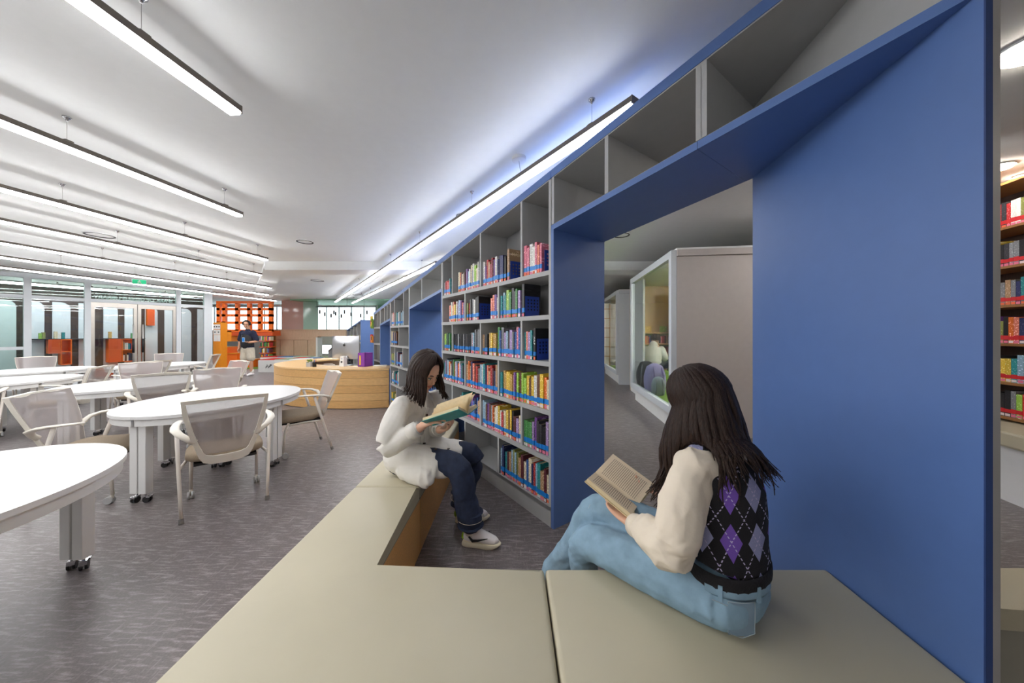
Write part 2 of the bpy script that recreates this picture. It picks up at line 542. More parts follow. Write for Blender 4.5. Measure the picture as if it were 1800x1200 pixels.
pendant(tuple(Vector(P0) + V_ * -4.2 + W_ * 1.75), U, 2.6, 'added unseen linear lamp over the far aisle behind the grey bookcase', 'linear lamps along the bookcase wall', first=.3, step=1.2)  # another hidden lamp, put in for more light in the aisle
# feed cup with its cable
MB().lathe([(.055, -.030), (.060, -.026), (.060, 0)], 24, T=Matrix.Translation((-12.45, -.02, CEIL - 2.67))).build('ceiling_cup', 'white_paint', wl, auto=40)
MB().tube([(-12.45, -.02, CEIL - 2.70), (-12.47, -.012, .12), (-12.50, 0, .06)], .0025, 6).build('feed_cable', 'caster_grey', wl)
pendant((-6.64, 13.39), U, 9.2, 'linear pendant lamp half hidden behind the bookcase wall top', 'linear lamps along the bookcase wall', first=.3, step=1.62)

# ------------------------------------------------------------------ ceiling fittings
def ring_diffuser(x, y, r, label):
    t = thing('ceiling_diffuser', label, 'air vent', (x, y, CEIL), 0, 'round ceiling air vents')
    MB().lathe([(r * .70, -.004), (r, -.010), (r, 0)], 28).build('ring', 'ceiling_paint', t, auto=40)
    prof = [(r * .80, -.012), (r * .92, -.014), (r * .92, -.006), (r * .80, -.006)]
    n = 28
    mb = MB()
    vs = [(q * math.cos(2 * PI * j / n), q * math.sin(2 * PI * j / n), z) for q, z in prof for j in range(n)]
    fs = [(i * n + j, i * n + (j + 1) % n, ((i + 1) % 4) * n + (j + 1) % n, ((i + 1) % 4) * n + j) for i in range(4) for j in range(n)]
    mb.add(vs, fs).build('dark_slot', 'dark_grey', t)
    return t
ring_diffuser(-6.22, 4.85, .17, 'round ceiling air vent between the left lamps')
ring_diffuser(-3.35, 5.20, .13, 'round ceiling air vent in front of the ceiling beam')
ring_diffuser(-5.45, 9.0, .18, 'round ceiling air vent beyond the ceiling beam')
ring_diffuser(-.62, 4.05, .09, 'round ceiling air vent just above the bookcase top')
ring_diffuser(1.65, 4.85, .13, 'round ceiling air vent seen through the blue doorway')
ring_diffuser(-5.9, 12.3, .2, 'round ceiling air vent near the far green ceiling')
t = thing('ceiling_cassette', 'square slatted air conditioning cassette flush with the ceiling', 'air conditioner', (-6.3, 6.1, CEIL), math.radians(6))
MB().box(-.48, .48, -.48, .48, -.012, 0).build('fascia', 'ceiling_paint', t)
for i in range(11):
    y = -.26 + .052 * i
    MB().box(-.28, .28, y, y + .022, -.020, -.012).build('slat', 'caster_grey', t)
t = thing('exit_sign', 'small lit green exit sign hanging from the ceiling', 'sign', (-9.45, 8.15, 2.70), math.radians(48))
MB().bbox(-.125, .125, -.02, .02, -.06, .06, .006).build('sign_case', 'white_paint', t)
MB().box(-.115, .115, -.0225, -.020, -.05, .05).build('sign_face', 'sign_glow', t)
MB().sphere((.0, -.024, .03), (.012, .003, .012), 8, 6).tube([(0, -.024, .018), (-.005, -.024, -.01), (-.03, -.024, -.04)], .007, 6).tube([(-.005, -.024, -.01), (.025, -.024, -.025), (.03, -.024, -.045)], .007, 6).tube([(-.03, -.024, 0), (0, -.024, .012), (.03, -.024, -.002)], .006, 6).build('running_figure', 'paper', t)
MB().box(-.004, .004, -.004, .004, .06, CEIL - 2.70).build('hanger', 'steel', t)
def round_light(x, y, r, label):
    t = thing('round_ceiling_light', label, 'lamp', (x, y, CEIL), 0, 'round ceiling lights beyond the blue panel')
    MB().lathe([(r * 1.08, -.012), (r * 1.08, 0)], 28).build('rim', 'white_paint', t)
    MB().lathe([(r * .9, -.026), (r, -.010)], 20).build('diffuser', 'round_glow', t, auto=40)
round_light(2.72, 1.66, .13, 'large round ceiling light right of the blue panel')
round_light(4.80, 3.02, .05, 'small recessed ceiling light above the brown bookcase, right edge')
for i, (x, y) in enumerate(((4.33, 2.87), (6.2, 3.4), (5.4, 1.4), (6.5, 7.5), (4.0, -.8))):  # all but the first are unseen, added to brighten the right side
    round_light(x, y, .09, ['recessed ceiling light reflected beside the steel strip', 'added unseen ceiling light behind the pod', 'added unseen ceiling light over the right aisle',
                            'added unseen ceiling light over the far pod', 'added unseen ceiling light behind the viewer'][i])

# ================================================================== the blue and grey bookcase wall
P0 = (0.28, 2.301)
RZ = math.atan2(-0.81957251, 0.57297547)       # local x: towards the camera, local y: into the wall
V = Vector((0.57297547, -0.81957251)); Wd = Vector((0.81957251, 0.57297547))
def wallpt(v, d, z=0): return Vector((P0[0] + V.x * v + Wd.x * d, P0[1] + V.y * v + Wd.y * d, z))
DEP = .55
TH = .034
def ztop(v): return 2.56 + .1235 * v
def zhead(v): return 2.127 + .112 * v
SH = [1.848, 1.526, 1.185, .832, .491, .142]   # top faces of the shelves

def sloped(mb, v0, v1, y0, y1, f0, f1, mi=0):
    return mb.prism([(v0, y0), (v1, y0), (v1, y1), (v0, y1)], lambda x, y: f0(x), lambda x, y: f1(x), mi)

def bookcase(label, v0, v1, cells, top_row_shelf, back=True):
    """v0..v1 along the wall; cells: {row index: [divider positions]}; row 0 is under the sloping top"""
    o = wallpt(v0, 0)
    t = thing('bookcase', label, 'bookcase', (o.x, o.y, 0), RZ)
    w = v1 - v0
    L = lambda v: v - v0
    f = lambda x: ztop(x + v0)
    sloped(MB(), 0, w, 0, DEP, lambda x: f(x) - .055, f).build('top_board', 'blue_laminate', t)
    sloped(MB(), .02, w - .02, .004, DEP - .004, lambda x: f(x) - .062, lambda x: f(x) - .0545).build('top_lining', 'shelf_grey', t)
    rows = [r for r in sorted(cells)]
    for r in rows:
        z = SH[r]
        hi = (lambda x: f(x) - .06) if r == rows[0] else (lambda x, q=SH[r - 1] - TH: q)
        if r == 5:
            MB().box(0, w, .0, .02, 0, z - .001).build('plinth', 'shelf_grey', t)
            MB().box(0, w, 0, DEP, z - TH, z).build('shelf', 'shelf_grey', t)
        else:
            MB().box(0, w, 0, DEP, z - TH, z).build('shelf', 'shelf_grey', t)
        for d in cells[r]:
            x = L(d)
            sloped(MB(), x - .012, x + .012, .002, DEP - .002, lambda q: z, lambda q: hi(q)).build('divider', 'shelf_grey', t)
    if back:
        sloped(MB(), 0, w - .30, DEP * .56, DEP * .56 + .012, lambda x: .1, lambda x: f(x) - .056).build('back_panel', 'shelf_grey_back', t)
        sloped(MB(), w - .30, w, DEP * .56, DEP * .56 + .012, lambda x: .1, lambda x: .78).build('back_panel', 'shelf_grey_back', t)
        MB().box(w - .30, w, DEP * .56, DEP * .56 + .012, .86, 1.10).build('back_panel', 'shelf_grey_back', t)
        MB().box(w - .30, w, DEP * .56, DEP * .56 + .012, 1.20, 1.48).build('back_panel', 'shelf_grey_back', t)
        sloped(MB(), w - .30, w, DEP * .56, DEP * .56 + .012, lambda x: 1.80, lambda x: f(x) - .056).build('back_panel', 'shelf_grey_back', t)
    return t

def portal(label, v0, v1, divs, splay=None):
    """blue doorway between bookcases with open compartments above it"""
    o = wallpt(v0, 0)
    t = thing('doorway_portal', label, 'doorway', (o.x, o.y, 0), RZ)
    w = v1 - v0
    f = lambda x: ztop(x + v0); h = lambda x: zhead(x + v0)
    J = .026
    if splay is None:
        foot = [(0, 0), (w, 0), (w, DEP), (0, DEP)]
    else:
        foot = [(0, 0), (w, 0), (splay - v0, DEP), (0, DEP)]
    top = MB().prism(foot, lambda x, y: f(x) - .055, lambda x, y: f(x)); top.build('top_board', 'blue_laminate', t)
    e_ = .0 if splay is not None else .03
    ins = [(.02, .004), (w - e_, .004), (foot[2][0] - e_, DEP - .0), (.02, DEP - .0)]
    MB().prism(ins, lambda x, y: f(x) - .062, lambda x, y: f(x) - .0545).build('top_lining', 'shelf_grey', t)
    seam = 1.0 if splay is not None else None
    if seam:
        MB().prism([(0, 0), (seam, 0), (seam, DEP), (0, DEP)], lambda x, y: h(x), lambda x, y: h(x) + .036).build('header_board', 'blue_laminate', t)
        MB().prism([(seam + .002, 0), (w, 0), foot[2], (seam + .002, DEP)], lambda x, y: h(x), lambda x, y: h(x) + .036).build('header_board', 'blue_laminate', t)
    else:
        MB().prism(foot, lambda x, y: h(x), lambda x, y: h(x) + .036).build('header_board', 'blue_laminate', t)
    MB().prism([(J, .006), (w - .03, .006), (foot[2][0] - .03, DEP - .006), (J, DEP - .006)], lambda x, y: h(x) + .0355, lambda x, y: h(x) + .041).build('header_lining', 'shelf_grey', t)
    sloped(MB(), 0, J, 0, DEP, lambda x: 0, lambda x: h(x)).build('jamb', 'blue_laminate', t)
    if splay is None:
        sloped(MB(), w - J, w, 0, DEP, lambda x: 0, lambda x: h(x)).build('jamb', 'blue_laminate', t)
    for d in divs:
        x = d - v0
        sloped(MB(), x - .013, x + .013, .002, DEP - .002, lambda q: h(q) + .04, lambda q: f(q) - .058).build('divider', 'shelf_grey', t)
    return t, foot

odd = [-1.69, -1.033, -.36]; even = [-1.366, -.707]
caseA = bookcase('grey bookcase with blue edges, left of the nearest blue doorway', -1.985, -.004,
                 {0: [-1.972] + odd + [-.016], 1: [-1.972] + even + [-.016], 2: [-1.972] + odd + [-.016], 3: [-1.972] + even + [-.016],
                  4: [-1.972] + odd + [-.016], 5: [-1.366, -.707, -.016]}, 0)
SAVE = SH[:]
SH = [1.526, 1.526, 1.185, .832, .491, .142]
caseB = bookcase('grey bookcase between the two far blue doorways', -4.386, -3.277,
                 {1: [-4.374, -4.118, -3.575, -3.289], 2: [-4.374, -3.85, -3.289], 3: [-4.374, -4.1, -3.62, -3.289], 4: [-4.374, -3.85, -3.289], 5: [-4.374, -4.0, -3.289]}, 1)
caseC = bookcase('grey bookcase closing the far end of the blue wall', -5.77, -5.18,
                 {1: [-5.75, -5.45, -5.19], 2: [-5.75, -5.19], 3: [-5.75, -5.4, -5.19], 4: [-5.75, -5.19], 5: [-5.75, -5.19]}, 1)
SH = SAVE
SPL = 1.035
p1, foot = portal('nearest blue doorway with a splayed panel and open compartments above', 0, 1.744, [.016, .485, 1.006, 1.028], splay=SPL)
portal('second blue doorway, behind the seated woman in white', -3.277, -1.985, [-3.26, -2.709, -2.0])
portal('farthest blue doorway beside the reception desk', -5.18, -4.386, [-5.165, -4.84, -4.62, -4.40])
# splayed end panel of the nearest portal: plain blue below, grey above the header
A = Vector((1.744, 0)); B = Vector((SPL, DEP))
dn = (B - A).normalized(); nn = Vector((-dn.y, dn.x))           # nn points away from the opening
if nn.x < 0: nn = -nn
pan = [tuple(A), tuple(A + nn * .018), tuple(B + nn * .018), tuple(B)]
MB().prism(pan, 0, lambda x, y: zhead(x) + .0).build('splayed_panel', 'blue_laminate', p1)
MB().prism(pan, lambda x, y: zhead(x) + .036, lambda x, y: ztop(x) - .055).build('upper_back_panel', 'shelf_grey', p1)
edge = [tuple(A - dn * .004), tuple(A - dn * .004 + nn * .018), tuple(A + nn * .018), tuple(A)]
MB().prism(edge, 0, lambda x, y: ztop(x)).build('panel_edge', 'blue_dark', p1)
st = [tuple(A + nn * .018 - dn * .004), tuple(A + nn * .037 - dn * .004), tuple(A + nn * .037 + dn * .05), tuple(A + nn * .018 + dn * .05)]
MB().prism(st, 0, lambda x, y: CEIL - .002).build('steel_strip', 'steel', p1)
# the thickness of the wall behind the splayed panel
bk = [tuple(A + nn * .0185 + dn * .05), tuple(A + nn * .0185 + dn * .9), tuple(A + nn * .036 + dn * .9), tuple(A + nn * .036 + dn * .05)]
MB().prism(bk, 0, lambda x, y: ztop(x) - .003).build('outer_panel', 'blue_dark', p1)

# ------------------------------------------------------------------ books
COLS = {'white': (226, 224, 218), 'cream': (222, 208, 176), 'grey': (128, 130, 134), 'charcoal': (54, 54, 60), 'black': (28, 28, 32), 'red': (182, 38, 40),
        'crimson': (150, 26, 46), 'orange': (226, 112, 36), 'yellow': (226, 190, 60), 'ochre': (188, 150, 78), 'olive': (126, 130, 66), 'green': (66, 140, 70),
        'lime': (150, 196, 72), 'dark green': (34, 84, 60), 'teal': (36, 136, 140), 'pale blue': (150, 184, 206), 'blue': (52, 96, 168), 'navy': (34, 44, 92),
        'purple': (112, 66, 142), 'lilac': (164, 140, 190), 'pink': (222, 120, 142), 'brown': (104, 66, 46), 'maroon': (92, 34, 44), 'tan': (178, 142, 104), 'coral': (232, 128, 104)}
PAL = {'mix': list(COLS), 'pale': ['white', 'cream', 'pale blue', 'lilac', 'white', 'tan', 'yellow', 'grey', 'pink'], 'dark': ['charcoal', 'black', 'navy', 'maroon', 'brown', 'grey', 'purple', 'charcoal', 'teal'],
       'bright': ['red', 'orange', 'teal', 'white', 'yellow', 'lime', 'blue', 'pink', 'coral', 'pale blue'], 'green': ['green', 'dark green', 'lime', 'green'],
       'series': ['charcoal', 'charcoal', 'charcoal', 'black', 'grey']}
_bk = MB()
_bk.box(-.5, .5, 0, .03, 0, 1).box(-.5, -.42, .03, 1, 0, 1).box(.42, .5, .03, 1, 0, 1)
BOOK_ME = _bk.mesh('book', 'book_cover')
PAGE_ME = MB().box(-.41, .41, .031, .965, .012, .975).mesh('page_block', 'page_edge')
BAND_ME = {k: MB().box(-.515, .515, -.004, .05, 0, 1).mesh('spine_band', k) for k in ('band_blue', 'band_red')}
TAG_ME = {k: MB().box(-.44, .44, -.0045, .03, 0, 1).mesh('shelf_mark', k) for k in ('tag_pink', 'tag_white', 'tag_orange')}
BOOK_N = [0]
def one_book(M4, th, dep, h, colour, label, group, band='band_blue', lean=0.0, parts=True):
    o = bpy.data.objects.new('book', BOOK_ME); C.objects.link(o)
    o.matrix_basis = M4 @ Matrix.Rotation(lean, 4, 'Y') @ Matrix.Diagonal((th, dep, h, 1))
    c = lin(COLS[colour]); j = random.uniform(.85, 1.12)
    o.color = (min(1, c[0] * j), min(1, c[1] * j), min(1, c[2] * j), 1)
    tag(o, label, 'book', group)
    BOOK_N[0] += 1
    if parts:
        p = bpy.data.objects.new('page_block', PAGE_ME); C.objects.link(p); p.parent = o
        bh = random.uniform(.030, .040)
        b = bpy.data.objects.new('spine_band', BAND_ME[band]); C.objects.link(b); b.parent = o
        b.matrix_basis = Matrix.Translation((0, 0, .034 / h)) @ Matrix.Diagonal((1, 1, bh / h, 1))
        g = bpy.data.objects.new('shelf_mark', TAG_ME[random.choice(('tag_pink', 'tag_white', 'tag_orange', 'tag_pink'))]); C.objects.link(g); g.parent = o
        g.matrix_basis = Matrix.Translation((0, 0, .004 / h)) @ Matrix.Diagonal((1, 1, .022 / h, 1))
    return o

STUFF = MB()
STUFF_COLS = list(COLS)
def far_book(M4, th, dep, h, colour, band=True):
    c8 = [M4 @ Vector((x, y, z)) for z in (0, h) for y in (0, dep) for x in (-th / 2, th / 2)]
    Q = [(0, 2, 3, 1), (4, 5, 7, 6), (0, 1, 5, 4), (2, 6, 7, 3), (0, 4, 6, 2), (1, 3, 7, 5)]
    STUFF.add(c8, Q, STUFF_COLS.index(colour))
    if band:
        b8 = [M4 @ Vector((x, y, z)) for z in (.034, .072) for y in (-.002, .01) for x in (-th / 2 - .0005, th / 2 + .0005)]
        STUFF.add(b8, Q, len(STUFF_COLS))
ROWN = ['top', 'second', 'third', 'fourth', 'fifth', 'bottom']
BAY = ['first', 'second', 'third', 'fourth']
def fill(v0, v1, row, bay, pal='mix', hmin=.19, hmax=.235, tmin=.0225, tmax=.040, case='near bookcase', zs=None, front=.012, depth=.15, n0=0, words=None):
    z = (zs if zs is not None else SH[row])
    v = v0; i = n0; last = None
    pl = PAL[pal] if isinstance(pal, str) else pal
    while True:
        th = random.uniform(tmin, tmax)
        if v + th > v1: break
        h = random.uniform(hmin, hmax)
        c = random.choice(pl)
        if pal == 'series': th = .0235; h = .2 ; 
        w = wallpt(v + th / 2, front + random.uniform(0, .012), z + .0005)
        lab = words if words else '%s book, %s from left in %s bay, %s shelf of the %s' % (c, nth(i), BAY[bay], ROWN[row], case)
        if case == 'middle bookcase':
            far_book(Matrix.Translation(w) @ Matrix.Rotation(RZ, 4, 'Z'), th * .97, depth, h, c)
            v += th + .0006; i += 1
            continue
        one_book(Matrix.Translation(w) @ Matrix.Rotation(RZ, 4, 'Z'), th * .97, depth * random.uniform(.85, 1.1), h, c, lab, 'books on the %s shelf of the %s' % (ROWN[row], case))
        v += th + .0006; i += 1
    return i

def bookend(v, row, label, z=None):
    """blue pressed-metal book support: a face-on plate with a grid of cut-outs, and its foot"""
    z = SH[row] if z is None else z
    w = wallpt(v, .012, z)
    t = thing('bookend', label, 'bookend', w, RZ, 'blue metal bookends')
    m = MB()
    W_, H_ = .150, .165
    y = [.008, .030, .045, .062, .077, .094, .109, .126, .141, W_]
    zz = [0, .050, .064, .076, .090, .102, .116, .128, .142, H_]
    for i in range(9):
        for k in range(9):
            if i % 2 == 1 and k % 2 == 1 and 1 <= i <= 7 and 1 <= k <= 7: continue
            m.box(-.0012, .0012, y[i], y[i + 1], zz[k], zz[k + 1])
    m.build('plate', 'bookend_blue', t)
    MB().box(-.09, 0, .008, W_, 0, .0016).build('foot_plate', 'bookend_blue', t)
    return t

def face_book(v, row, dep, h, th, colour, label):
    """a larger book whose side cover shows beyond the bookend"""
    w = wallpt(v - th / 2 - .003, .012, SH[row])
    return one_book(Matrix.Translation(w) @ Matrix.Rotation(RZ, 4, 'Z'), th, dep, h, colour, label, 'books on the %s shelf of the near bookcase' % ROWN[row])

def flat_text(name, txt, size, mat, parent, M4, depth=.0006, bold=0.0):
    cu = bpy.data.curves.new(name, 'FONT')
    cu.body = txt; cu.size = size; cu.align_x = 'CENTER'; cu.align_y = 'CENTER'; cu.extrude = depth; cu.offset = bold
    tmp = bpy.data.objects.new(name, cu); C.objects.link(tmp)
    bpy.context.view_layer.update()
    me = bpy.data.meshes.new_from_object(tmp.evaluated_get(bpy.context.evaluated_depsgraph_get()))
    bpy.data.objects.remove(tmp)
    me.materials.clear(); me.materials.append(MATS[mat] if isinstance(mat, str) else mat)
    me.transform(M4)
    o = obj(name, me, parent)
    return o

# top shelf
fill(-1.944, -1.745, 0, 0, ['red', 'crimson', 'teal', 'tan', 'red', 'grey'], .15, .19)
n = fill(-1.562, -1.30, 0, 1, ['orange', 'pale blue', 'cream', 'maroon', 'purple'], .19, .235)
fill(-1.30, -1.05, 0, 1, ['lilac', 'navy', 'white', 'lime', 'white', 'cream'], .19, .26, n0=n)
n = fill(-1.011, -.60, 0, 2, ['purple', 'brown', 'navy', 'white', 'grey', 'red', 'crimson', 'black', 'pale blue', 'tan'], .19, .25)
fb = face_book(-.545, 0, .155, .27, .03, 'tan', 'tall book with MASO on its side cover behind a bookend, top shelf')
flat_text('cover_lettering', 'MASO', .042, 'paper_cream', fb, Matrix.Diagonal((1 / .03, 1 / .155, 1 / .27, 1)) @ Matrix.Translation((.0155, .085, .225)) @ Matrix.Rotation(PI / 2, 4, 'Z') @ Matrix.Rotation(PI / 2, 4, 'X'))
bookend(-.54, 0, 'blue perforated bookend in front of the MASO book, top shelf')
fill(-.345, -.105, 0, 3, 'bright', .19, .25)
bookend(-.095, 0, 'blue perforated bookend at the right end of the top shelf')
# second shelf
fill(-1.793, -1.383, 1, 0, ['purple', 'coral', 'yellow', 'olive', 'white', 'pale blue', 'lilac', 'white', 'coral'], .18, .235)
n = fill(-1.350, -1.12, 1, 1, ['pale blue', 'grey', 'blue', 'black', 'red', 'white', 'olive'], .18, .23)
face_book(-1.083, 1, .16, .235, .03, 'black', 'black book with its side cover showing, second bay, second shelf')
bookend(-1.080, 1, 'blue perforated bookend in the second bay of the second shelf')
fill(-.86, -.724, 1, 1, ['purple', 'ochre', 'white', 'coral', 'orange'], .19, .24, n0=n + 1)
fill(-.690, -.37, 1, 2, ['lilac', 'charcoal', 'green', 'lime', 'red', 'grey', 'white', 'pale blue', 'teal'], .19, .26)
face_book(-.332, 1, .17, .265, .03, 'black', 'tall black book with its side cover showing, right end of second shelf')
bookend(-.33, 1, 'blue perforated bookend near the right end of the second shelf')
# third shelf
fill(-1.944, -1.765, 2, 0, 'green', .19, .24, .022, .03)
n = fill(-1.674, -1.27, 2, 1, 'series')
fill(-1.27, -1.05, 2, 1, ['red', 'black', 'charcoal', 'lilac', 'pale blue', 'grey'], .19, .26, n0=n)
n = fill(-1.018, -.89, 2, 2, ['charcoal', 'black', 'grey', 'tan'], .19, .2)
n = fill(-.89, -.74, 2, 2, ['yellow', 'ochre'], .2, .24, n0=n)
fill(-.74, -.376, 2, 2, ['pink', 'lilac', 'blue', 'teal', 'pale blue', 'charcoal', 'grey', 'green', 'orange', 'yellow'], .21, .27, .022, .042, n0=n)
n = fill(-.345, -.215, 2, 3, ['coral', 'lilac', 'purple', 'teal', 'green'], .21, .23)
hb = face_book(-.190, 2, .165, .245, .024, 'black', 'black book with HALF down its spine, right bay of third shelf')
flat_text('spine_lettering', 'HALF', .026, 'letter_white', hb, Matrix.Diagonal((1 / .024, 1 / .165, 1 / .245, 1)) @ Matrix.Translation((0, -.0008, .15)) @ Matrix.Rotation(PI / 2, 4, 'X') @ Matrix.Rotation(-PI / 2, 4, 'Z'))
bookend(-.183, 2, 'blue perforated bookend at the right end of the third shelf')
# fourth shelf
fill(-1.955, -1.385, 3, 0, ['lilac', 'charcoal', 'white', 'pale blue', 'orange', 'red', 'grey', 'teal', 'white', 'green'], .2, .26)
fill(-1.350, -.722, 3, 1, ['charcoal', 'pale blue', 'grey', 'navy', 'orange', 'coral', 'white', 'maroon', 'tan', 'red', 'teal', 'white'], .2, .27)
n = fill(-.690, -.44, 3, 2, ['pink', 'ochre', 'brown', 'purple', 'yellow', 'teal'], .2, .235)
fill(-.44, -.032, 3, 2, ['white', 'red', 'crimson', 'orange', 'pale blue', 'navy', 'lime', 'yellow', 'cream', 'brown'], .2, .255, .022, .041, n0=n)
# fifth shelf
fill(-1.60, -1.06, 4, 1, ['teal', 'navy', 'purple', 'grey', 'blue', 'white', 'tan'], .19, .25, front=.05)
n = fill(-1.018, -.80, 4, 2, ['brown', 'orange', 'purple', 'teal', 'pale blue'], .21, .25)
fill(-.80, -.376, 4, 2, ['yellow', 'red', 'white', 'maroon', 'cream', 'lime', 'lilac', 'tan', 'black'], .19, .25, n0=n)
n = fill(-.345, -.24, 4, 3, ['dark green', 'green'], .20, .205, .024, .026)
fill(-.24, -.034, 4, 3, ['purple', 'lilac', 'pale blue', 'olive', 'purple', 'charcoal', 'black'], .2, .26, .024, .042, n0=n)
# bottom shelf
fill(-.690, -.034, 5, 1, ['olive', 'cream', 'tan', 'maroon', 'brown', 'pale blue', 'black', 'teal', 'cream', 'red', 'grey', 'blue', 'navy'], .2, .265, .022, .042)
# the middle bookcase
FAR = 'middle bookcase'
Z5 = [1.526, 1.526, 1.185, .832, .491, .142]
fill(-4.36, -4.15, 1, 0, ['coral', 'red', 'white'], .2, .24, .03, .04, FAR)
fill(-4.09, -3.62, 1, 1, ['white', 'pale blue', 'teal', 'cream', 'grey'], .2, .25, .03, .045, FAR)
fill(-4.36, -4.0, 2, 0, ['tan', 'brown', 'cream', 'navy'], .2, .25, .035, .05, FAR)
fill(-4.36, -4.12, 3, 0, ['cream', 'olive', 'tan', 'lime'], .18, .22, .03, .045, FAR)
fill(-4.08, -3.66, 3, 1, ['brown', 'white', 'maroon', 'pale blue', 'navy', 'tan'], .18, .24, .03, .045, FAR)
fill(-4.36, -3.9, 4, 0, ['teal', 'red', 'white', 'navy', 'brown'], .18, .23, .03, .045, FAR)
fill(-4.36, -4.05, 5, 0, ['olive', 'yellow', 'white', 'dark green'], .16, .2, .03, .045, FAR)

# ================================================================== bench
SEAT = .42
def cushion_mesh(poly, z0, z1, name, parent, b=.018):
    bm = bmesh.new()
    a = sum(poly[i][0] * poly[(i + 1) % len(poly)][1] - poly[(i + 1) % len(poly)][0] * poly[i][1] for i in range(len(poly)))
    if a < 0: poly = poly[::-1]
    vb = [bm.verts.new((x, y, z0)) for x, y in poly]; vt = [bm.verts.new((x, y, z1)) for x, y in poly]
    n = len(poly)
    bm.faces.new(vb[::-1]); top = bm.faces.new(vt)
    for i in range(n): bm.faces.new((vb[i], vb[(i + 1) % n], vt[(i + 1) % n], vt[i]))
    ed = [e for e in bm.edges if any(v in vt for v in e.verts)]
    bmesh.ops.bevel(bm, geom=ed, offset=b, segments=3, affect='EDGES', profile=.6)
    m = MB().frombm(bm)
    inv = parent.matrix_basis.inverted()
    m.v = [tuple(inv @ Vector(p)) for p in m.v]
    return m.build(name, 'leatherette', parent, auto=50)
g = .0025
YI, YF, XI, XO, XS, XR, YS = 1.33, .84, -.584, -1.0, .134, 1.268, 2.04
def wall_y(x): return P0[1] + (x - P0[0]) / V.x * V.y
units = [('corner_bench', 'L-shaped beige corner bench module with the inner corner, nearest the camera', [(XO, YF), (XS - g, YF), (XS - g, YI), (XI, YI), (XI, YS - g), (XO, YS - g)]),
         ('bench_module', 'beige bench module the woman in the argyle vest sits on', [(XS + g, YF), (XR, YF), (XR + .03, YI), (XS + g, YI)]),
         ('bench_module', 'beige bench module the woman in white sits on, ending at the bookcase', [(XO, YS + g), (XI, YS + g), (XI, wall_y(XI) - .006), (XO, wall_y(XO) - .006)])]
for nm, lab, poly in units:
    cx = sum(p[0] for p in poly) / len(poly); cy = sum(p[1] for p in poly) / len(poly)
    t = thing(nm, lab, 'bench', (cx, cy, 0))
    cushion_mesh(poly, SEAT - .075, SEAT, 'cushion', t)
    MB().prism([(x, y) for x, y in poly], SEAT - .081, SEAT - .075).build('cushion_welt', 'piping', t, world=True)
    # base panels
    def inset(p, d=.006):
        return [(x + (d if x < cx else -d), y + (d if y < cy else -d)) for x, y in p]
    MB().prism(poly, .0, SEAT - .0812).build('wooden_base', 'bench_wood', t, world=True)
# ================================================================== oval tables (four quarter modules on casters)
def caster(mb, x, y, mi_w=0, mi_m=1, r=.025, ang=0.0):
    T = Matrix.Translation((x, y, 0)) @ Matrix.Rotation(ang, 4, 'Z')
    for sx in (-.011, .011):
        mb.lathe([(r * .5, -.006), (r, -.006), (r, .006), (r * .5, .006)], 14, mi_w, T @ Matrix.Translation((sx, .012, r)) @ Matrix.Rotation(PI / 2, 4, 'Y'))
    mb.box(-.016, .016, -.012, .026, r + .004, r + .032, mi_m, T)
    mb.box(-.022, .022, .018, .040, r + .018, r + .030, mi_m, T)
    mb.lathe([(.006, r + .03), (.006, r + .052)], 8, mi_m, T)

def make_table(a, b, label):
    """a: half length along local y, b: half width along local x"""
    t = thing('oval_table', label, 'table', (0, 0, 0), 0, 'white oval tables')
    top, th = .72, .026
    q = 16
    for k in range(4):
        t0 = k * PI / 2
        arc = ellipse(0, 0, b, a, q, t0, t0 + PI / 2)
        sx = 1 if k in (0, 3) else -1; sy = 1 if k in (0, 1) else -1
        o = (sx * .0014, sy * .0014)
        arc = [(x + o[0], y + o[1]) for x, y in arc]
        bm = bmesh.new()
        poly = [o] + arc
        vb = [bm.verts.new((x, y, top - th)) for x, y in poly]; vt = [bm.verts.new((x, y, top)) for x, y in poly]
        n = len(poly)
        bm.faces.new(vb[::-1]); bm.faces.new(vt)
        for i in range(n): bm.faces.new((vb[i], vb[(i + 1) % n], vt[(i + 1) % n], vt[i]))
        MB().frombm(bm).build('tabletop_quarter', 'table_white', t)
        ar2 = ellipse(0, 0, b - .012, a - .012, q, t0 + .02, t0 + PI / 2 - .02)
        ar3 = ellipse(0, 0, b - .030, a - .030, q, t0 + .02, t0 + PI / 2 - .02)
        ap = MB()
        for i in range(q):
            ap.prism([ar2[i], ar2[i + 1], ar3[i + 1], ar3[i]], top - th - .056, top - th - .005)
        ap.build('apron', 'table_edge', t)
        # straight rails along the joints
        MB().box(sx * .012, sx * .030, sy * .06, sy * (a - .08), top - th - .05, top - th - .0005).build('rail', 'table_edge', t)
        MB().box(sx * .06, sx * (b - .08), sy * .012, sy * .030, top - th - .05, top - th - .0005).build('rail', 'table_edge', t)
        for (x, y) in ((sx * .036, sy * (a - .075)), (sx * (b - .085), sy * .036), (sx * .036, sy * .036)):
            lg = MB(); hw = .030
            lg.bbox(x - hw, x + hw, y - hw, y + hw, .078, top - th - .0005, .003)
            l = lg.build('leg', 'table_edge', t)
            c = MB(); caster(c, x, y, 0, 1, .025, random.uniform(0, 6))
            c.build('caster', ['caster_black', 'chrome'], l)
    return t
LT = 'white oval table on casters, '
tb = make_table(.80, .65, LT + 'cut by the left edge, nearest the camera')
tb.location = (-2.555, 1.165, 0)
tb2 = dup(tb, (-3.06, 3.38, 0), 0, LT + 'second from the camera with three chairs')
dup(tb, (-5.12, 4.42, 0), 0, LT + 'in the middle of the row, behind the second table')
dup(tb, (-7.27, 4.52, 0), 0, LT + 'far left, cut by the left edge')
dup(tb, (-8.78, 5.85, 0), 0, LT + 'nearest the glass wall on the left')
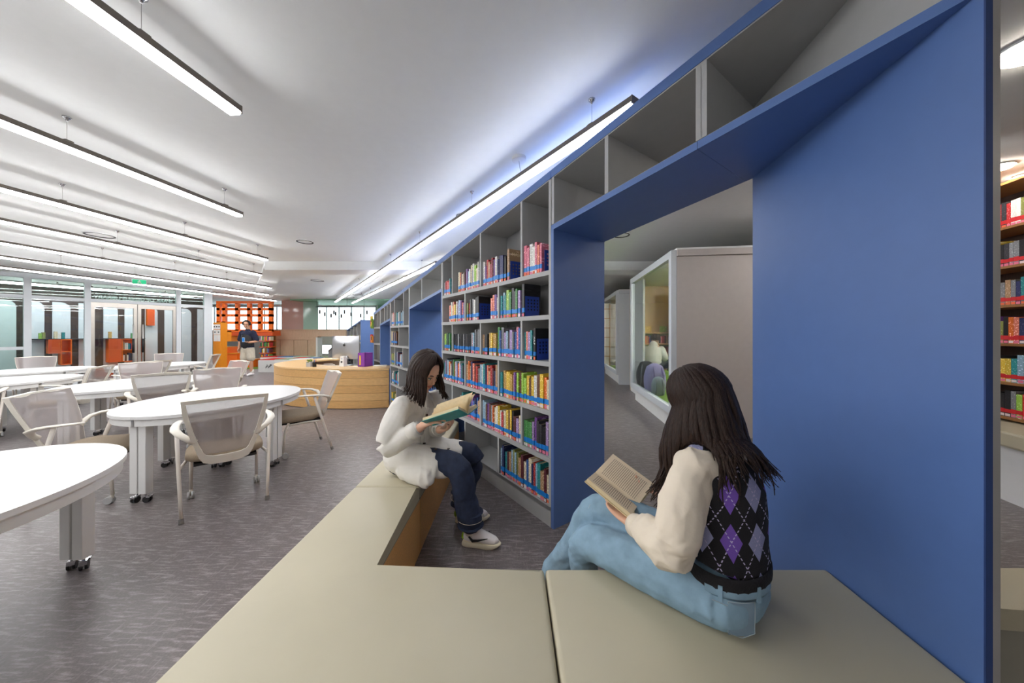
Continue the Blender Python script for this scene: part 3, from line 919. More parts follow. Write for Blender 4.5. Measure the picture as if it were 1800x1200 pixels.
dup(tb, (-7.62, 6.95, 0), 0, LT + 'farthest back, in front of the glass doors')

# ================================================================== mesh-back armchairs
def make_chair():
    t = thing('mesh_armchair', 'x', 'chair', (0, 0, 0), 0, 'mesh-back armchairs around the tables')
    # seat: rounded slab, front at +y
    bm = bmesh.new()
    N = 36
    rings = [(.88, .385), (.98, .395), (1.0, .420), (.99, .442), (.93, .456), (.60, .462)]
    prev = None
    for s_, z in rings:
        ring = []
        for i in range(N):
            th = 2 * PI * i / N
            c_, s2 = math.cos(th), math.sin(th)
            e = .55
            x = .245 * s_ * math.copysign(abs(c_) ** e, c_)
            y = .245 * s_ * math.copysign(abs(s2) ** e, s2) + .03
            zz = z + (.012 if y < -.1 else 0) - (.018 * max(0, (y - .17) / .1) if z > .43 else 0)
            ring.append(bm.verts.new((x, y, zz)))
        if prev:
            for i in range(N): bm.faces.new((prev[i], prev[(i + 1) % N], ring[(i + 1) % N], ring[i]))
        else:
            bm.faces.new(ring[::-1])
        prev = ring
    bm.faces.new(prev)
    MB().frombm(bm).build('seat', 'seat_fabric', t, smooth=True)
    MB().box(-.19, .19, -.17, .22, .366, .386).build('seat_pan', 'black_plastic', t)
    # back frame on a leaning, slightly dished surface
    def S3(x, z, off=0.0):
        y = -.185 - .33 * (z - .40) - .10 * max(0, z - .60) ** 1.0 * .6 - .030 * (1 - (x / .25) ** 2) + off
        return Vector((x, y, z))
    outer = [(-.250, .905), (0, .915), (.250, .905), (.243, .80), (.218, .66), (.190, .55), (.160, .44), (.135, .395), (.09, .375), (0, .370), (-.09, .375), (-.135, .395), (-.160, .44), (-.190, .55), (-.218, .66), (-.243, .80)]
    inner = [(-.226, .878), (0, .888), (.226, .878), (.216, .80), (.188, .66), (.160, .55), (.134, .475), (.118, .452), (.08, .440), (0, .436), (-.08, .440), (-.118, .452), (-.134, .475), (-.160, .55), (-.188, .66), (-.216, .80)]
    mb = MB(); n = len(outer)
    vs = []
    for off in (-.016, .016):
        vs += [S3(x, z, off) for x, z in outer] + [S3(x, z, off * .7) for x, z in inner]
    fs = []
    for i in range(n):
        j = (i + 1) % n
        fs += [(i, j, n + j, n + i), (2 * n + j, 2 * n + i, 3 * n + i, 3 * n + j), (j, i, 2 * n + i, 2 * n + j), (n + i, n + j, 3 * n + j, 3 * n + i)]
    mb.add(vs, fs).build('back_frame', 'chair_plastic', t, auto=45)
    # mesh webbing, one cloth stretched over the opening
    mb = MB(); vs = []; R = 14; K = 10
    def halfw(z):
        pts = [(.392, .115), (.41, .136), (.44, .154), (.55, .184), (.66, .212), (.80, .237), (.906, .244)]
        for (z0, w0), (z1, w1) in zip(pts, pts[1:]):
            if z <= z1: return w0 + (w1 - w0) * (z - z0) / (z1 - z0)
        return .244
    for i in range(R + 1):
        z = .400 + (.902 - .400) * i / R
        for k in range(K + 1):
            x = halfw(z) * (2 * k / K - 1)
            vs.append(S3(x, z, .019))
    fs = [(i * (K + 1) + k, i * (K + 1) + k + 1, (i + 1) * (K + 1) + k + 1, (i + 1) * (K + 1) + k) for i in range(R) for k in range(K)]
    mb.add(vs, fs).build('mesh_back', 'chair_mesh', t, smooth=True)
    for s in (-1, 1):
        ar = MB()
        pts = [(s * .178, -.250, .570), (s * .215, -.255, .600), (s * .262, -.235, .640), (s * .290, -.175, .665), (s * .294, -.10, .676), (s * .288, .0, .682), (s * .276, .075, .684)]
        ar.tube(pts, [(.022, .020), (.020, .022), (.016, .028), (.013, .028), (.011, .026), (.010, .024), (.008, .018)], 12)
        ar.build('armrest', 'chair_plastic', t, smooth=True)
        rl = MB().tube([(s * .286, -.085, .664), (s * .275, -.150, .44), (s * .262, -.215, .22), (s * .252, -.275, .018)], [(.016, .013), (.0155, .0125), (.0145, .012), (.013, .011)], 12)
        l = rl.build('rear_leg', 'chair_leg_paint', t, smooth=True)
        MB().tube([(s * .2527, -.270, .034), (s * .2513, -.279, .0005)], .0155, 10).build('foot_cap', 'foot_grey', l)
        fl = MB().tube([(s * .215, .150, .385), (s * .216, .185, .30), (s * .218, .205, .070)], [.013, .0125, .0115], 10)
        l = fl.build('front_leg', 'chair_leg_paint', t, smooth=True)
        cs = MB()
        for q in (-.013, .013):
            cs.lathe([(.012, -.009), (.027, -.009), (.030, -.005), (.030, .005), (.027, .009), (.012, .009)], 18, 0, Matrix.Translation((s * .218 + q, .185, .030)) @ Matrix.Rotation(PI / 2, 4, 'Y'))
        cs.tube([(s * .218, .205, .075), (s * .218, .200, .045), (s * .218, .185, .030)], .011, 8, 1)
        cs.build('caster', ['caster_grey', 'chair_plastic'], l, auto=45)
        MB().tube([(s * .268, -.178, .370), (s * .24, .0, .372), (s * .213, .165, .360)], .011, 8).build('side_rail', 'chair_leg_paint', t, smooth=True)
    return t
ch = make_chair()
LC = 'beige mesh-back armchair '
def face(dx, dy): return math.atan2(dy, dx) - PI / 2
chairs = [((-2.42, 2.72), (-.68, .73), LC + 'seen from behind, in front of the second table'),
          ((-3.54, 2.77), (.94, .34), LC + 'between the two nearest tables, facing right'),
          ((-2.54, 3.86), (-.72, -.69), LC + 'at the right end of the second table, beside the reception desk'),
          ((-3.84, 4.16), (.62, -.78), LC + 'behind the second table, facing the camera'),
          ((-4.50, 4.15), (-.72, .69), LC + 'seen from behind, at the right side of the middle table'),
          ((-6.42, 4.62), (-.90, -.42), LC + 'seen from behind, left of the middle table'),
          ((-5.95, 5.15), (.74, -.67), LC + 'behind the middle table, facing the camera'),
          ((-6.66, 5.70), (-.97, .05), LC + 'seen from behind, in front of the farthest table'),
          ((-8.10, 7.55), (.66, -.75), LC + 'behind the farthest table, in front of the glass doors'),
          ((-7.20, 7.30), (-.90, -.40), LC + 'in side view at the right end of the farthest table'),
          ((-4.95, 5.35), (-.35, -.94), LC + 'behind the middle table, nearest the standing man'),
          ((-6.90, 4.05), (-.75, .65), LC + 'cut by the left edge of the picture'),
          ((-9.62, 6.50), (.82, -.57), LC + 'on the far left, facing the camera')]
for i, (p, d, lab) in enumerate(chairs):
    if i == 0:
        ch.location = (p[0], p[1], 0); ch.rotation_euler = (0, 0, face(*d)); ch['label'] = lab
    else:
        dup(ch, (p[0], p[1], 0), face(*d), lab)

# ================================================================== reception desk
desk = thing('reception_desk', 'curved light oak reception desk clad in horizontal boards', 'desk', (-3.7, 7.0, 0))
def spline(pts, n=10):
    out = []
    P = [Vector(p) for p in pts]
    for i in range(len(P) - 1):
        p0 = P[max(i - 1, 0)]; p1_, p2_ = P[i], P[i + 1]; p3_ = P[min(i + 2, len(P) - 1)]
        for k in range(n):
            t_ = k / n
            out.append(.5 * ((2 * p1_) + (p2_ - p0) * t_ + (2 * p0 - 5 * p1_ + 4 * p2_ - p3_) * t_ ** 2 + (3 * p1_ - p0 - 3 * p2_ + p3_) * t_ ** 3))
    out.append(P[-1])
    return out
oc = spline([(-2.30, 6.00), (-2.75, 5.92), (-3.20, 5.90), (-3.75, 5.98), (-4.30, 6.17), (-4.78, 6.50), (-5.14, 6.95), (-5.30, 7.45), (-5.28, 8.0), (-5.08, 8.45), (-4.7, 8.75)], 6)
def offs(c, d):
    out = []
    for i, p in enumerate(c):
        t_ = (c[min(i + 1, len(c) - 1)] - c[max(i - 1, 0)]).normalized()
        out.append(p + Vector((t_.y, -t_.x)) * d)
    return out
ic = offs(oc, .62)
def strip(mb, c0, c1, z0, z1):
    for i in range(len(c0) - 1):
        mb.prism([tuple(c0[i]), tuple(c0[i + 1]), tuple(c1[i + 1]), tuple(c1[i])], z0, z1)
    return mb
def ribbon(c0, c1, z0, z1):
    """closed curved slab without inner faces"""
    n = len(c0); vs = []
    for i in range(n):
        vs += [(c0[i].x, c0[i].y, z0), (c1[i].x, c1[i].y, z0), (c1[i].x, c1[i].y, z1), (c0[i].x, c0[i].y, z1)]
    fs = []
    for i in range(n - 1):
        for k in range(4):
            fs.append((4 * i + k, 4 * i + (k + 1) % 4, 4 * (i + 1) + (k + 1) % 4, 4 * (i + 1) + k))
    fs += [(3, 2, 1, 0), tuple(4 * (n - 1) + k for k in range(4))]
    return MB().add(vs, fs)
ribbon(oc, ic, .708, .738).build('desktop', 'oak_top', desk, world=True)
for k in range(5):
    z0 = .012 + k * .1392
    o1 = offs(oc, .004 + (.002 if k % 2 else 0)); o2 = offs(oc, .030)
    ribbon(o1, o2, z0, z0 + .1345).build('board', 'oak' if k % 2 else 'oak_b', desk, world=True, smooth=False)
ribbon(offs(oc, .03), offs(oc, .05), 0, .70).build('inner_wall', 'pale_maple', desk, world=True)
# computer
def imac():
    t = thing('desktop_computer', 'silver all-in-one computer seen from behind on the reception desk', 'computer', (-3.42, 6.62, .738), math.radians(-14))
    # back shell: bulging slab
    bm = bmesh.new()
    W_, H_, z0 = .325, .235, .13
    g_ = []
    for i in range(9):
        row = []
        for k in range(9):
            x = -W_ + 2 * W_ * k / 8; z = z0 + 2 * H_ * i / 8
            e = (1 - (x / W_) ** 2) * (1 - ((z - z0 - H_) / H_) ** 2)
            row.append(bm.verts.new((x, -.012 - .035 * e ** .8, z)))
        g_.append(row)
    for i in range(8):
        for k in range(8): bm.faces.new((g_[i][k], g_[i][k + 1], g_[i + 1][k + 1], g_[i + 1][k]))
    MB().frombm(bm).build('back_shell', 'silver', t, smooth=True)
    MB().box(-W_, W_, -.012, .008, z0, z0 + 2 * H_).build('bezel', 'silver', t)
    MB().box(-W_ + .012, W_ - .012, .008, .010, z0 + .07, z0 + 2 * H_ - .012).build('screen', 'black_plastic', t)
    MB().prism([(-.09, -.08), (.09, -.08), (.09, .10), (-.09, .10)], 0, .008).build('stand_foot', 'silver', t)
    MB().add([(-.085, -.075, .006), (.085, -.075, .006), (.075, -.045, .19), (-.075, -.045, .19), (-.085, -.068, .006), (.085, -.068, .006), (.075, -.036, .19), (-.075, -.036, .19)],
             [(0, 1, 2, 3), (5, 4, 7, 6), (0, 3, 7, 4), (1, 5, 6, 2), (3, 2, 6, 7), (0, 4, 5, 1)]).build('stand', 'silver', t)
    # emblem: a bitten fruit outline with a leaf
    m = MB()
    m.sphere((-.010, -.052, .475 - .06), (.018, .004, .024), 12, 8).sphere((.010, -.052, .475 - .06), (.018, .004, .024), 12, 8).sphere((.006, -.052, .475 - .025), (.005, .003, .011), 8, 6)
    m.build('emblem', 'dark_grey', t, smooth=True)
    return t
imac()
t = thing('white_speaker_box', 'white tapered box with a round port standing before the computer', 'device', (-3.36, 6.40, .738), math.radians(-14))
MB().add([(-.055, -.05, 0), (.055, -.05, 0), (.055, .05, 0), (-.055, .05, 0), (-.040, -.035, .20), (.040, -.035, .20), (.040, .04, .20), (-.040, .04, .20)],
         [(3, 2, 1, 0), (4, 5, 6, 7), (0, 1, 5, 4), (1, 2, 6, 5), (2, 3, 7, 6), (3, 0, 4, 7)]).build('body', 'white_paint', t)
MB().lathe([(.020, 0), (.020, .004)], 16, T=Matrix.Translation((0, -.044, .09)) @ Matrix.Rotation(math.radians(90 - 5), 4, 'X')).build('port', 'dark_grey', t)
MB().box(-.014, .014, -.0415, -.039, .148, .156).build('blue_mark', 'band_blue', t)
t = thing('file_box', 'purple magazine box with a yellow label on the reception desk', 'box', (-2.93, 6.42, .738), math.radians(-22))
MB().box(-.09, .09, -.10, .10, 0, .012).box(-.09, .09, -.10, -.092, 0, .27).box(-.09, -.082, -.10, .10, 0, .27).box(.082, .09, -.10, .10, 0, .27).box(-.09, .09, .092, .10, 0, .27).build('box_body', 'purple_box', t)
MB().box(-.052, -.012, -.1015, -.0995, .03, .22).build('label_strip', 'yellow', t)
for i in range(4): MB().box(-.07 + i * .033, -.045 + i * .033, -.08, .08, .02, .25 + .01 * (i % 2)).build('booklet', 'paper', t)
t = thing('potted_succulent', 'small grey pot with a yellow-green succulent on the reception desk', 'plant', (-3.98, 6.33, .738))
MB().box(-.045, .045, -.045, .045, 0, .10).build('pot', 'caster_grey', t)
lm = MB()
for i in range(16):
    a_ = i * 2.4; r_ = .012 + .0022 * i
    lm.sphere((r_ * math.cos(a_), r_ * math.sin(a_), .112 + .02 * math.cos(i)), (.017, .017, .012), 6, 5)
lm.build('leaves', M('succulent', (120, 140, 40), .6, var=.2), t, smooth=True)
t = thing('pen_holder', 'black pen cup beside the grey plant pot', 'pen holder', (-3.86, 6.28, .738))
MB().lathe([(.034, 0), (.036, .09), (.033, .09), (.031, .006)], 16).build('cup', 'black_plastic', t)
for i in range(4): MB().tube([(.01 * i - .015, .005, .01), (.016 * i - .024, .012 * (i % 2), .14)], .004, 6).build('pen', ['black_plastic', 'band_blue', 'dark_grey', 'band_red'][i], t)
t = thing('paper_stack', 'low stack of papers at the right end of the reception desk', 'papers', (-2.62, 6.38, .738), .3)
for i in range(6): MB().box(-.12 + .004 * (i % 3), .12 + .004 * (i % 2), -.09, .09, .004 * i, .004 * i + .0038).build('sheet', 'paper' if i % 2 else 'paper_cream', t)
t = thing('white_cable', 'white cable coiled between computer and plant pot', 'cable', (-3.66, 6.42, .738))
MB().tube([(.16 * math.cos(q * .5) * (1 - q * .02), .05 * math.sin(q * .5), .004 + .002 * q) for q in range(26)], .004, 6).build('cord', 'white_paint', t, smooth=True)
# ================================================================== glass wall to the corridor
G0 = Vector((-11.22, 9.62)); DG = Vector((.45663629, .88965347)); NG = Vector((-.88965347, .45663629))
GZ = math.atan2(DG.y, DG.x)                     # local x along the glass, local y out into the corridor
gw = thing('glass_partition', 'white framed glass partition with double doors on the left', 'partition', (G0.x, G0.y, 0), GZ)
GT = 2.77
posts = [(-3.56, -3.46), (-1.884, -1.774), (-.966, -.861), (.834, .941), (1.52, 1.731)]
for a, b in posts:
    MB().box(a, b, -.06, .06, 0, GT).build('post', 'window_frame_white', gw)
MB().box(-3.56, 1.731, -.06, .06, GT, CEIL - .001).build('head_panel', 'window_frame_white', gw)
spans = [(-3.46, -1.884), (-1.774, -.966), (-.861, .834), (.941, 1.52)]
for i, (a, b) in enumerate(spans):
    MB().box(a, b, -.05, .05, 2.265, 2.346).build('transom', 'window_frame_white', gw)
    MB().box(a, b, -.004, .004, 2.346, GT).build('upper_pane', 'pane_green', gw)
    if i != 2:
        MB().box(a, b, -.05, .05, 0, .10).build('bottom_rail', 'window_frame_white', gw)
        if i == 0:
            MB().box(a, b, -.05, .05, .99, 1.065).build('middle_rail', 'window_frame_white', gw)
            MB().box(a, b, -.004, .004, .10, .99).build('pane', 'pane_green', gw)
            MB().box(a, b, -.004, .004, 1.065, 2.265).build('pane', 'pane_green', gw)
        else:
            MB().box(a, b, -.004, .004, .10, 2.265).build('pane', 'pane', gw)
for a, b, hx in ((-.857, -.010, -.095), (.010, .830, .095)):
    d = MB().box(a, b, -.035, .035, 2.134, 2.26).box(a, a + .065, -.035, .035, .01, 2.134).box(b - .065, b, -.035, .035, .01, 2.134).box(a, b, -.035, .035, .01, .12).build('door_leaf', 'steel_frame', gw)
    MB().box(a + .065, b - .065, -.005, .005, .12, 2.134).build('door_pane', 'pane', d)
    MB().tube([(hx, -.09, .45), (hx, -.09, 1.66)], .019, 10).tube([(hx, -.03, .65), (hx, -.09, .65)], .010, 8).tube([(hx, -.03, 1.46), (hx, -.09, 1.46)], .010, 8).build('pull_bar', 'steel', d, smooth=True)
    MB().tube([(hx, -.09, .82), (hx, -.09, 1.24)], .027, 10).build('grip', 'black_plastic', d, smooth=True)
# lettering stuck to the corridor side of the transom light, so it reads mirrored from here
flat_text('lettering', 'SPARK OF GENIUS LIBRARY', .128, 'letter_white', gw, Matrix.Translation((-.02, .008, 2.41)) @ Matrix.Rotation(PI, 4, 'Z') @ Matrix.Rotation(PI / 2, 4, 'X'), .001, .004)
# corridor beyond
OFF = 2.75
co_ = G0 + NG * OFF
cw = thing('corridor_wall', 'dark brown corridor wall with white arched niches behind the glass', 'wall', (co_.x, co_.y, 0), GZ)
cw['kind'] = 'structure'
MB().box(-7.5, 2.65, .02, .12, 0, CEIL - .001).build('brown_panelling', 'dark_panel', cw)
M('niche_white', (222, 229, 235), .6, var=.02)
def arch(x0, x1, ztop_, r):
    """white niche panel with its upper right corner rounded"""
    poly = [(x0, 0), (x1, 0)]
    poly += [(x1 - r + r * math.cos(PI / 2 * k / 8), ztop_ - r + r * math.sin(PI / 2 * k / 8)) for k in range(9)]
    poly += [(x0, ztop_)]
    m = MB(); n = len(poly)
    vs = [(x, -.012, z) for x, z in poly] + [(x, .02, z) for x, z in poly]
    fs = [tuple(range(n)), tuple(range(2 * n - 1, n - 1, -1))] + [((i + 1) % n, i, n + i, n + (i + 1) % n) for i in range(n)]
    return m.add(vs, fs).build('niche_panel', 'niche_white', cw)
for x0, x1 in ((-4.5, -3.12), (-2.87, -1.70), (-1.50, -1.232), (-1.092, -.759), (-.605, -.334), (-.10, .21), (.364, .602), (.849, 1.164), (1.342, 1.62), (1.81, 2.09), (2.276, 2.62)):
    arch(x0, x1, 2.365, min(.20, (x1 - x0) * .8))
MB().box(-1.56, .77, -.37, -.013, 1.21, 1.23).build('ledge', 'dark_grey', cw)
def cube_unit(x0, x1, z0, z1, label, shelves=(), door=False):
    o = co_ + DG * x0 + NG * (-.37)
    t = thing('orange_shelf_unit', label, 'shelf unit', (o.x, o.y, 0), GZ)
    w = x1 - x0
    MB().box(0, w, 0, .34, z0, z0 + .02).box(0, w, 0, .34, z1 - .02, z1).box(0, .02, 0, .34, z0, z1).box(w - .02, w, 0, .34, z0, z1).box(0, w, .325, .34, z0, z1).build('carcass', 'orange', t)
    for z in shelves: MB().box(.02, w - .02, 0, .32, z - .012, z + .012).build('shelf', 'orange', t)
    if door: MB().box(0, w, -.014, -.001, z0, z1).build('door', 'orange_deep', t)
    return t
cube_unit(-1.212, -1.0, .784, 1.21, 'orange closed cupboard hung under the corridor ledge, left', door=True)
cube_unit(-.994, -.788, .43, 1.21, 'tall narrow open orange shelf under the corridor ledge', (.83,))
cube_unit(-.062, .212, .43, 1.21, 'orange cupboard seen through the left glass door', door=True)
cube_unit(.225, .725, .43, 1.21, 'open orange shelves of books seen through the glass doors', (.83,))
for i, (x, z) in enumerate([(.26 + .038 * k, .843) for k in range(5)] + [(.26 + .042 * k, .452) for k in range(9)]):
    p = co_ + DG * (x + .018) + NG * (-.33)
    far_book(Matrix.Translation((p.x, p.y, z)) @ Matrix.Rotation(GZ, 4, 'Z'), .034, .18, random.uniform(.20, .28), random.choice(['charcoal', 'white', 'tan', 'brown', 'navy', 'teal']), False)
q_ = co_ - NG * .68 + DG * -.75
t = thing('orange_bench_step', 'orange step bench along the corridor wall', 'bench', (q_.x, q_.y, 0), GZ)
MB().box(-.06, 1.68, 0, .6, .20, .26).build('seat_board', 'orange', t); MB().box(-.06, 1.68, .01, .6, 0, .20).build('riser', 'orange_deep', t)
q_ = co_ - NG * .19 + DG * .95
t = thing('orange_wall_box', 'small orange box mounted high on the corridor wall', 'box', (q_.x, q_.y, 1.68), GZ)
MB().box(-.09, .09, 0, .17, 0, .02).box(-.09, .09, 0, .17, .58, .60).box(-.09, -.072, 0, .17, 0, .60).box(.072, .09, 0, .17, 0, .60).box(-.09, .09, .155, .17, 0, .60).build('box_body', 'orange', t)
MB().box(-.08, .08, -.004, .0, .01, .59).build('box_door', 'orange_deep', t)
for i, x in enumerate((-1.325, -1.275, -1.06, -1.0, -.925, .0, .50, .575)):
    p = co_ + DG * x + NG * (-.25)
    cname = ['lime', 'olive', 'cream', 'white', 'teal', 'ochre', 'green', 'cream'][i]
    one_book(Matrix.Translation((p.x, p.y, 1.231)) @ Matrix.Rotation(GZ, 4, 'Z'), .06, .12, .17 + .025 * (i % 3), cname, '%s picture book standing %s from left on the corridor ledge' % (cname, nth(i)), 'books on the corridor ledge', parts=False)
# strip added as the corridor's light source (between the glass and the arches)
pendant(tuple(co_ + DG * 2.3 - NG * 1.2), tuple(DG), 8.0, 'added linear lamp lighting the corridor behind the glass', 'linear lamps above the tables', z=2.78, up=False)

pendant(tuple(co_ + DG * 1.9 - NG * .75), tuple(DG), 7.0, 'second added linear lamp lighting the corridor, close to the arches', 'linear lamps above the tables', z=2.78, up=False)  # extra strip put in to brighten the niches

# ================================================================== far left: orange reading nook
YO = 13.2
def px(x, y): return (x - 900) / 565 * y
nk = thing('orange_reading_nook', 'orange lattice reading nook in front of the far windows', 'bookcase', (-11.3, YO, 0))
xs = [px(x, YO) for x in (383, 393, 416, 437, 456, 475)]
def zz_(y): return 1.39 - (y - 586) / 565 * YO
for x in xs:
    MB().box(x - .07, x + .07, YO, YO + .10, zz_(581), 2.62).build('upright', 'orange', nk, world=True)
for y in (531, 543, 554, 567, 581):
    MB().box(xs[0] - .07, xs[-1] + .07, YO, YO + .12, zz_(y) - .05, zz_(y) + .05).build('shelf', 'orange', nk, world=True)
MB().box(xs[0] - .07, xs[0] + .55, YO, YO + .5, zz_(600), zz_(581)).build('panel', 'amber', nk, world=True)
MB().box(xs[0] + .55, xs[-1] + .07, YO + .02, YO + .5, zz_(590), zz_(581)).build('panel', 'orange_deep', nk, world=True)
for k, (x0, x1, h) in enumerate(((-12.0, -11.6, .82), (-11.6, -11.2, .56), (-11.2, -10.6, .30))):
    MB().box(x0, x1, YO - .1, YO + .5, 0, h).build('step', 'orange', nk, world=True)
    MB().box(x0 - .01, x1 + .01, YO - .13, YO + .5, h, h + .03).build('tread', 'amber', nk, world=True)
MB().box(px(457, YO), px(475, YO), YO + .3, YO + .34, 0, zz_(590)).build('shelf_back', 'brown_shelf', nk, world=True)
for i in range(5):
    z = .10 + i * .25
    MB().box(px(456, YO), px(476, YO), YO - .02, YO + .3, z - .03, z).build('book_shelf', 'orange_deep', nk, world=True)
for i in range(5):
    x = px(457.5, YO)
    while x < px(474, YO):
        w_ = random.uniform(.025, .05)
        far_book(Matrix.Translation((x + w_ / 2, YO, .10 + i * .25)), w_, .17, random.uniform(.15, .2), random.choice(STUFF_COLS), False)
        x += w_ + .003
t = thing('notice_column', 'amber column with pinned notices beside the glass partition', 'column', (px(381, 11.6), 11.6, 0))
MB().box(-.13, .145, 0, .26, 0, 1.79).build('column_body', 'amber', t)
for i, (x0, x1, z0, z1) in enumerate(((-.12, .13, 1.55, 1.72), (-.12, .0, 1.35, 1.53), (.01, .13, 1.35, 1.53), (-.11, .01, 1.11, 1.34), (.018, .13, 1.11, 1.34))):
    s_ = MB().box(x0, x1, -.006, -.001, z0, z1).build('notice_sheet', 'paper', t)
    if i < 3:
        for k in range(3 if i == 0 else 1):
            xc = x0 + (k + .5) * (x1 - x0) / (3 if i == 0 else 1)
            MB().box(xc - .022, xc + .022, -.008, -.0062, (z0 + z1) / 2 - .02, (z0 + z1) / 2 + .02).build('printed_icon', 'dark_grey', s_)
t = thing('green_carpet', 'olive green carpet in front of the orange nook', 'carpet', (-10.3, 12.4, 0))
MB().box(-.6, 2.4, .2, 2.6, .001, .012).build('pile', 'carpet_green', t)

# ================================================================== far centre: raised maple platform, tinted glass room, windows
YW = 14.2
pf = thing('platform_front', 'pale maple platform front with cupboard doors below the far windows', 'cabinet', (px(540, YW), YW, 0))
zt = 1.39 + 6 / 565 * YW
MB().box(px(475, YW), px(607, YW), YW + .03, YW + .35, 1.26, zt).build('upper_band', 'pale_maple', pf, world=True)
MB().box(px(475, YW), px(607, YW), YW, YW + .36, zt, zt + .03).build('top_ledge', 'pale_maple', pf, world=True)
MB().box(px(475, YW), px(557, YW), YW + .04, YW + .35, 0, 1.26).build('carcass', 'pale_maple', pf, world=True)
dx = [475, 492.5, 516.5, 540.5, 556]
for a, b in zip(dx, dx[1:]):
    MB().box(px(a, YW) + .01, px(b, YW) - .01, YW + .005, YW + .04, .05, 1.10).build('cupboard_door', 'pale_maple', pf, world=True)
MB().box(px(475, YW) + .01, px(556, YW) - .01, YW + .01, YW + .04, 1.12, 1.24).build('fascia', 'pale_maple', pf, world=True)
MB().box(px(555.5, YW), px(558.5, YW), YW - .01, YW + .35, 0, 1.22).build('white_edge', 'white_paint', pf, world=True)
t = thing('green_steps', 'green carpeted steps in the low opening of the platform', 'steps', (px(572, 13.6), 13.6, 0))
MB().box(-.45, .5, 0, .9, 0, .05).build('lower_step', 'carpet_green', t); MB().box(-.45, .5, .35, 1.2, .05, .40).build('upper_step', 'sage_felt', t)
tg = thing('tinted_glass_room', 'glazed room with rose and mint tinted panes above the platform', 'glass room', (px(525, 14.5), 14.5, zt + .03))
MB().box(px(495, 14.5), px(533, 14.5), 14.5, 14.55, zt + .03, CEIL - .002).build('rose_pane', 'rose_film', tg, world=True)
MB().prism([(px(533, 14.5) + .003, 14.5), (px(555, 14.5), 14.65), (px(555, 14.5), 14.70), (px(533, 14.5) + .003, 14.55)], zt + .03, CEIL - .002).build('mint_pane', 'mint_film', tg, world=True)
t = thing('mint_ceiling_panel', 'mint green ceiling panel in front of the far windows', 'ceiling panel', (-6.4, 14.5, CEIL))
MB().box(-3.2, 1.2, -.6, 1.9, -.05, -.001).build('panel', M('mint_paint', (150, 200, 170), .6), t)
MB().box(-.35, 1.1, 1.7, 1.8, -.9, -.05).build('drop_panel', 'mint_paint', t)
tr = thing('track_spotlights', 'black ceiling track with small hanging spotlights before the far windows', 'track lights', (px(600, 13.5), 13.5, 2.56))
for y0, xa, xb in ((0, 557, 640), (.35, 555, 660)):
    MB().box(px(xa, 13.5 + y0), px(xb, 13.5 + y0), 13.5 + y0 - .012, 13.5 + y0 + .012, 2.52, 2.55).build('track', 'track_black', tr, world=True)
for i, x in enumerate((562, 571, 582, 587, 590, 600, 605.5, 617, 634, 645)):
    y_ = 13.5 + (.35 if i % 2 else 0); X_ = px(x, y_); d_ = .12 + .08 * ((i * 7) % 3)
    s_ = MB().tube([(X_, y_, 2.52), (X_, y_, 2.50 - d_)], .006, 6).build('drop_rod', 'track_black', tr, world=True)
    s_ = MB().tube([(X_, y_, 2.50 - d_), (X_, y_, 2.34 - d_)], .030, 10).build('spot', 'track_black', tr, world=True)
for i, x in enumerate((557, 640, 610)):
    MB().tube([(px(x, 13.5), 13.5, 2.55), (px(x, 13.5), 13.5, CEIL)], .006, 6).build('hanger', 'track_black', tr, world=True)

# white stackable cubes with felt tops
def felt_cube(x, y, sx, sy, h, mats, label):
    t = thing('felt_top_seat', label, 'seat', (x, y, 0), 0, 'white box seats with felt tops')
    MB().bbox(-sx / 2, sx / 2, -sy / 2, sy / 2, 0, h, .008).build('box', 'white_paint', t)
    k = len(mats)
    for i, m in enumerate(mats):
        a = -sx / 2 + .03 + (sx - .06) * i / k; b = -sx / 2 + .03 + (sx - .06) * (i + 1) / k
        MB().bbox(a + .01, b - .01, -sy / 2 + .03, sy / 2 - .03, h, h + .03, .008).build('felt_pad', m, t)
    return t
fc = felt_cube(px(500, 11.7), 11.9, 1.65, .75, .43, ['red_felt', 'sage_felt', 'white_paint'], 'nearest white box seat, with a printed mark on its front')
m_ = MB()
for k in range(6):
    m_.tube([(-.55 + .03 * k, -.378, .15 + .02 * (k % 3)), (-.53 + .035 * k, -.378, .22 + .03 * ((k * 2) % 3))], .008, 5)
m_.sphere((-.36, -.376, .26), (.03, .004, .03), 8, 6).build('printed_mark', 'dark_grey', fc)
felt_cube(px(505, 12.8), 12.9, 1.9, .55, .45, ['red_felt', 'blue_felt', 'sage_felt'], 'middle white box seat with red, blue and sage felt tops')
felt_cube(px(541, 12.3), 12.35, 1.0, .5, .44, ['red_felt', 'blue_felt'], 'right white box seat with red and blue felt tops')

# ------------------------------------------------------------------ smaller blue and grey bookcases behind the desk
def low_case(x, y, L, top0, top1, label, z0=0.0, nsh=4, end='blue_laminate'):
    t = thing('blue_end_bookcase', label, 'bookcase', (x, y, 0), RZ)
    f = lambda q: top1 + (top0 - top1) * (q + L) / L
    sloped(MB(), -.025, 0, 0, .42, lambda q: z0, lambda q: f(q)).build('end_panel', end, t)
    sloped(MB(), -L, 0, 0, .42, lambda q: f(q) - .035, f).build('top_board', end, t)
    MB().box(-L, -.02, .2, .212, .05, min(top0, top1) - .03).build('back_panel', 'shelf_grey_back', t)
    for k in range(nsh):
        z = .08 + k * .345
        if z < min(top0, top1) - .1: MB().box(-L, -.02, .003, .40, z - .03, z).build('shelf', 'shelf_grey', t)
    k = 0
    for x_ in [-L + .012 + q * (L - .04) / 4 for q in range(5)]:
        sloped(MB(), x_ - .012, x_ + .012, .004, .40, lambda q: .05, lambda q: f(q) - .03).build('divider', 'shelf_grey', t)
    return t
bx = px(634, 9.2)
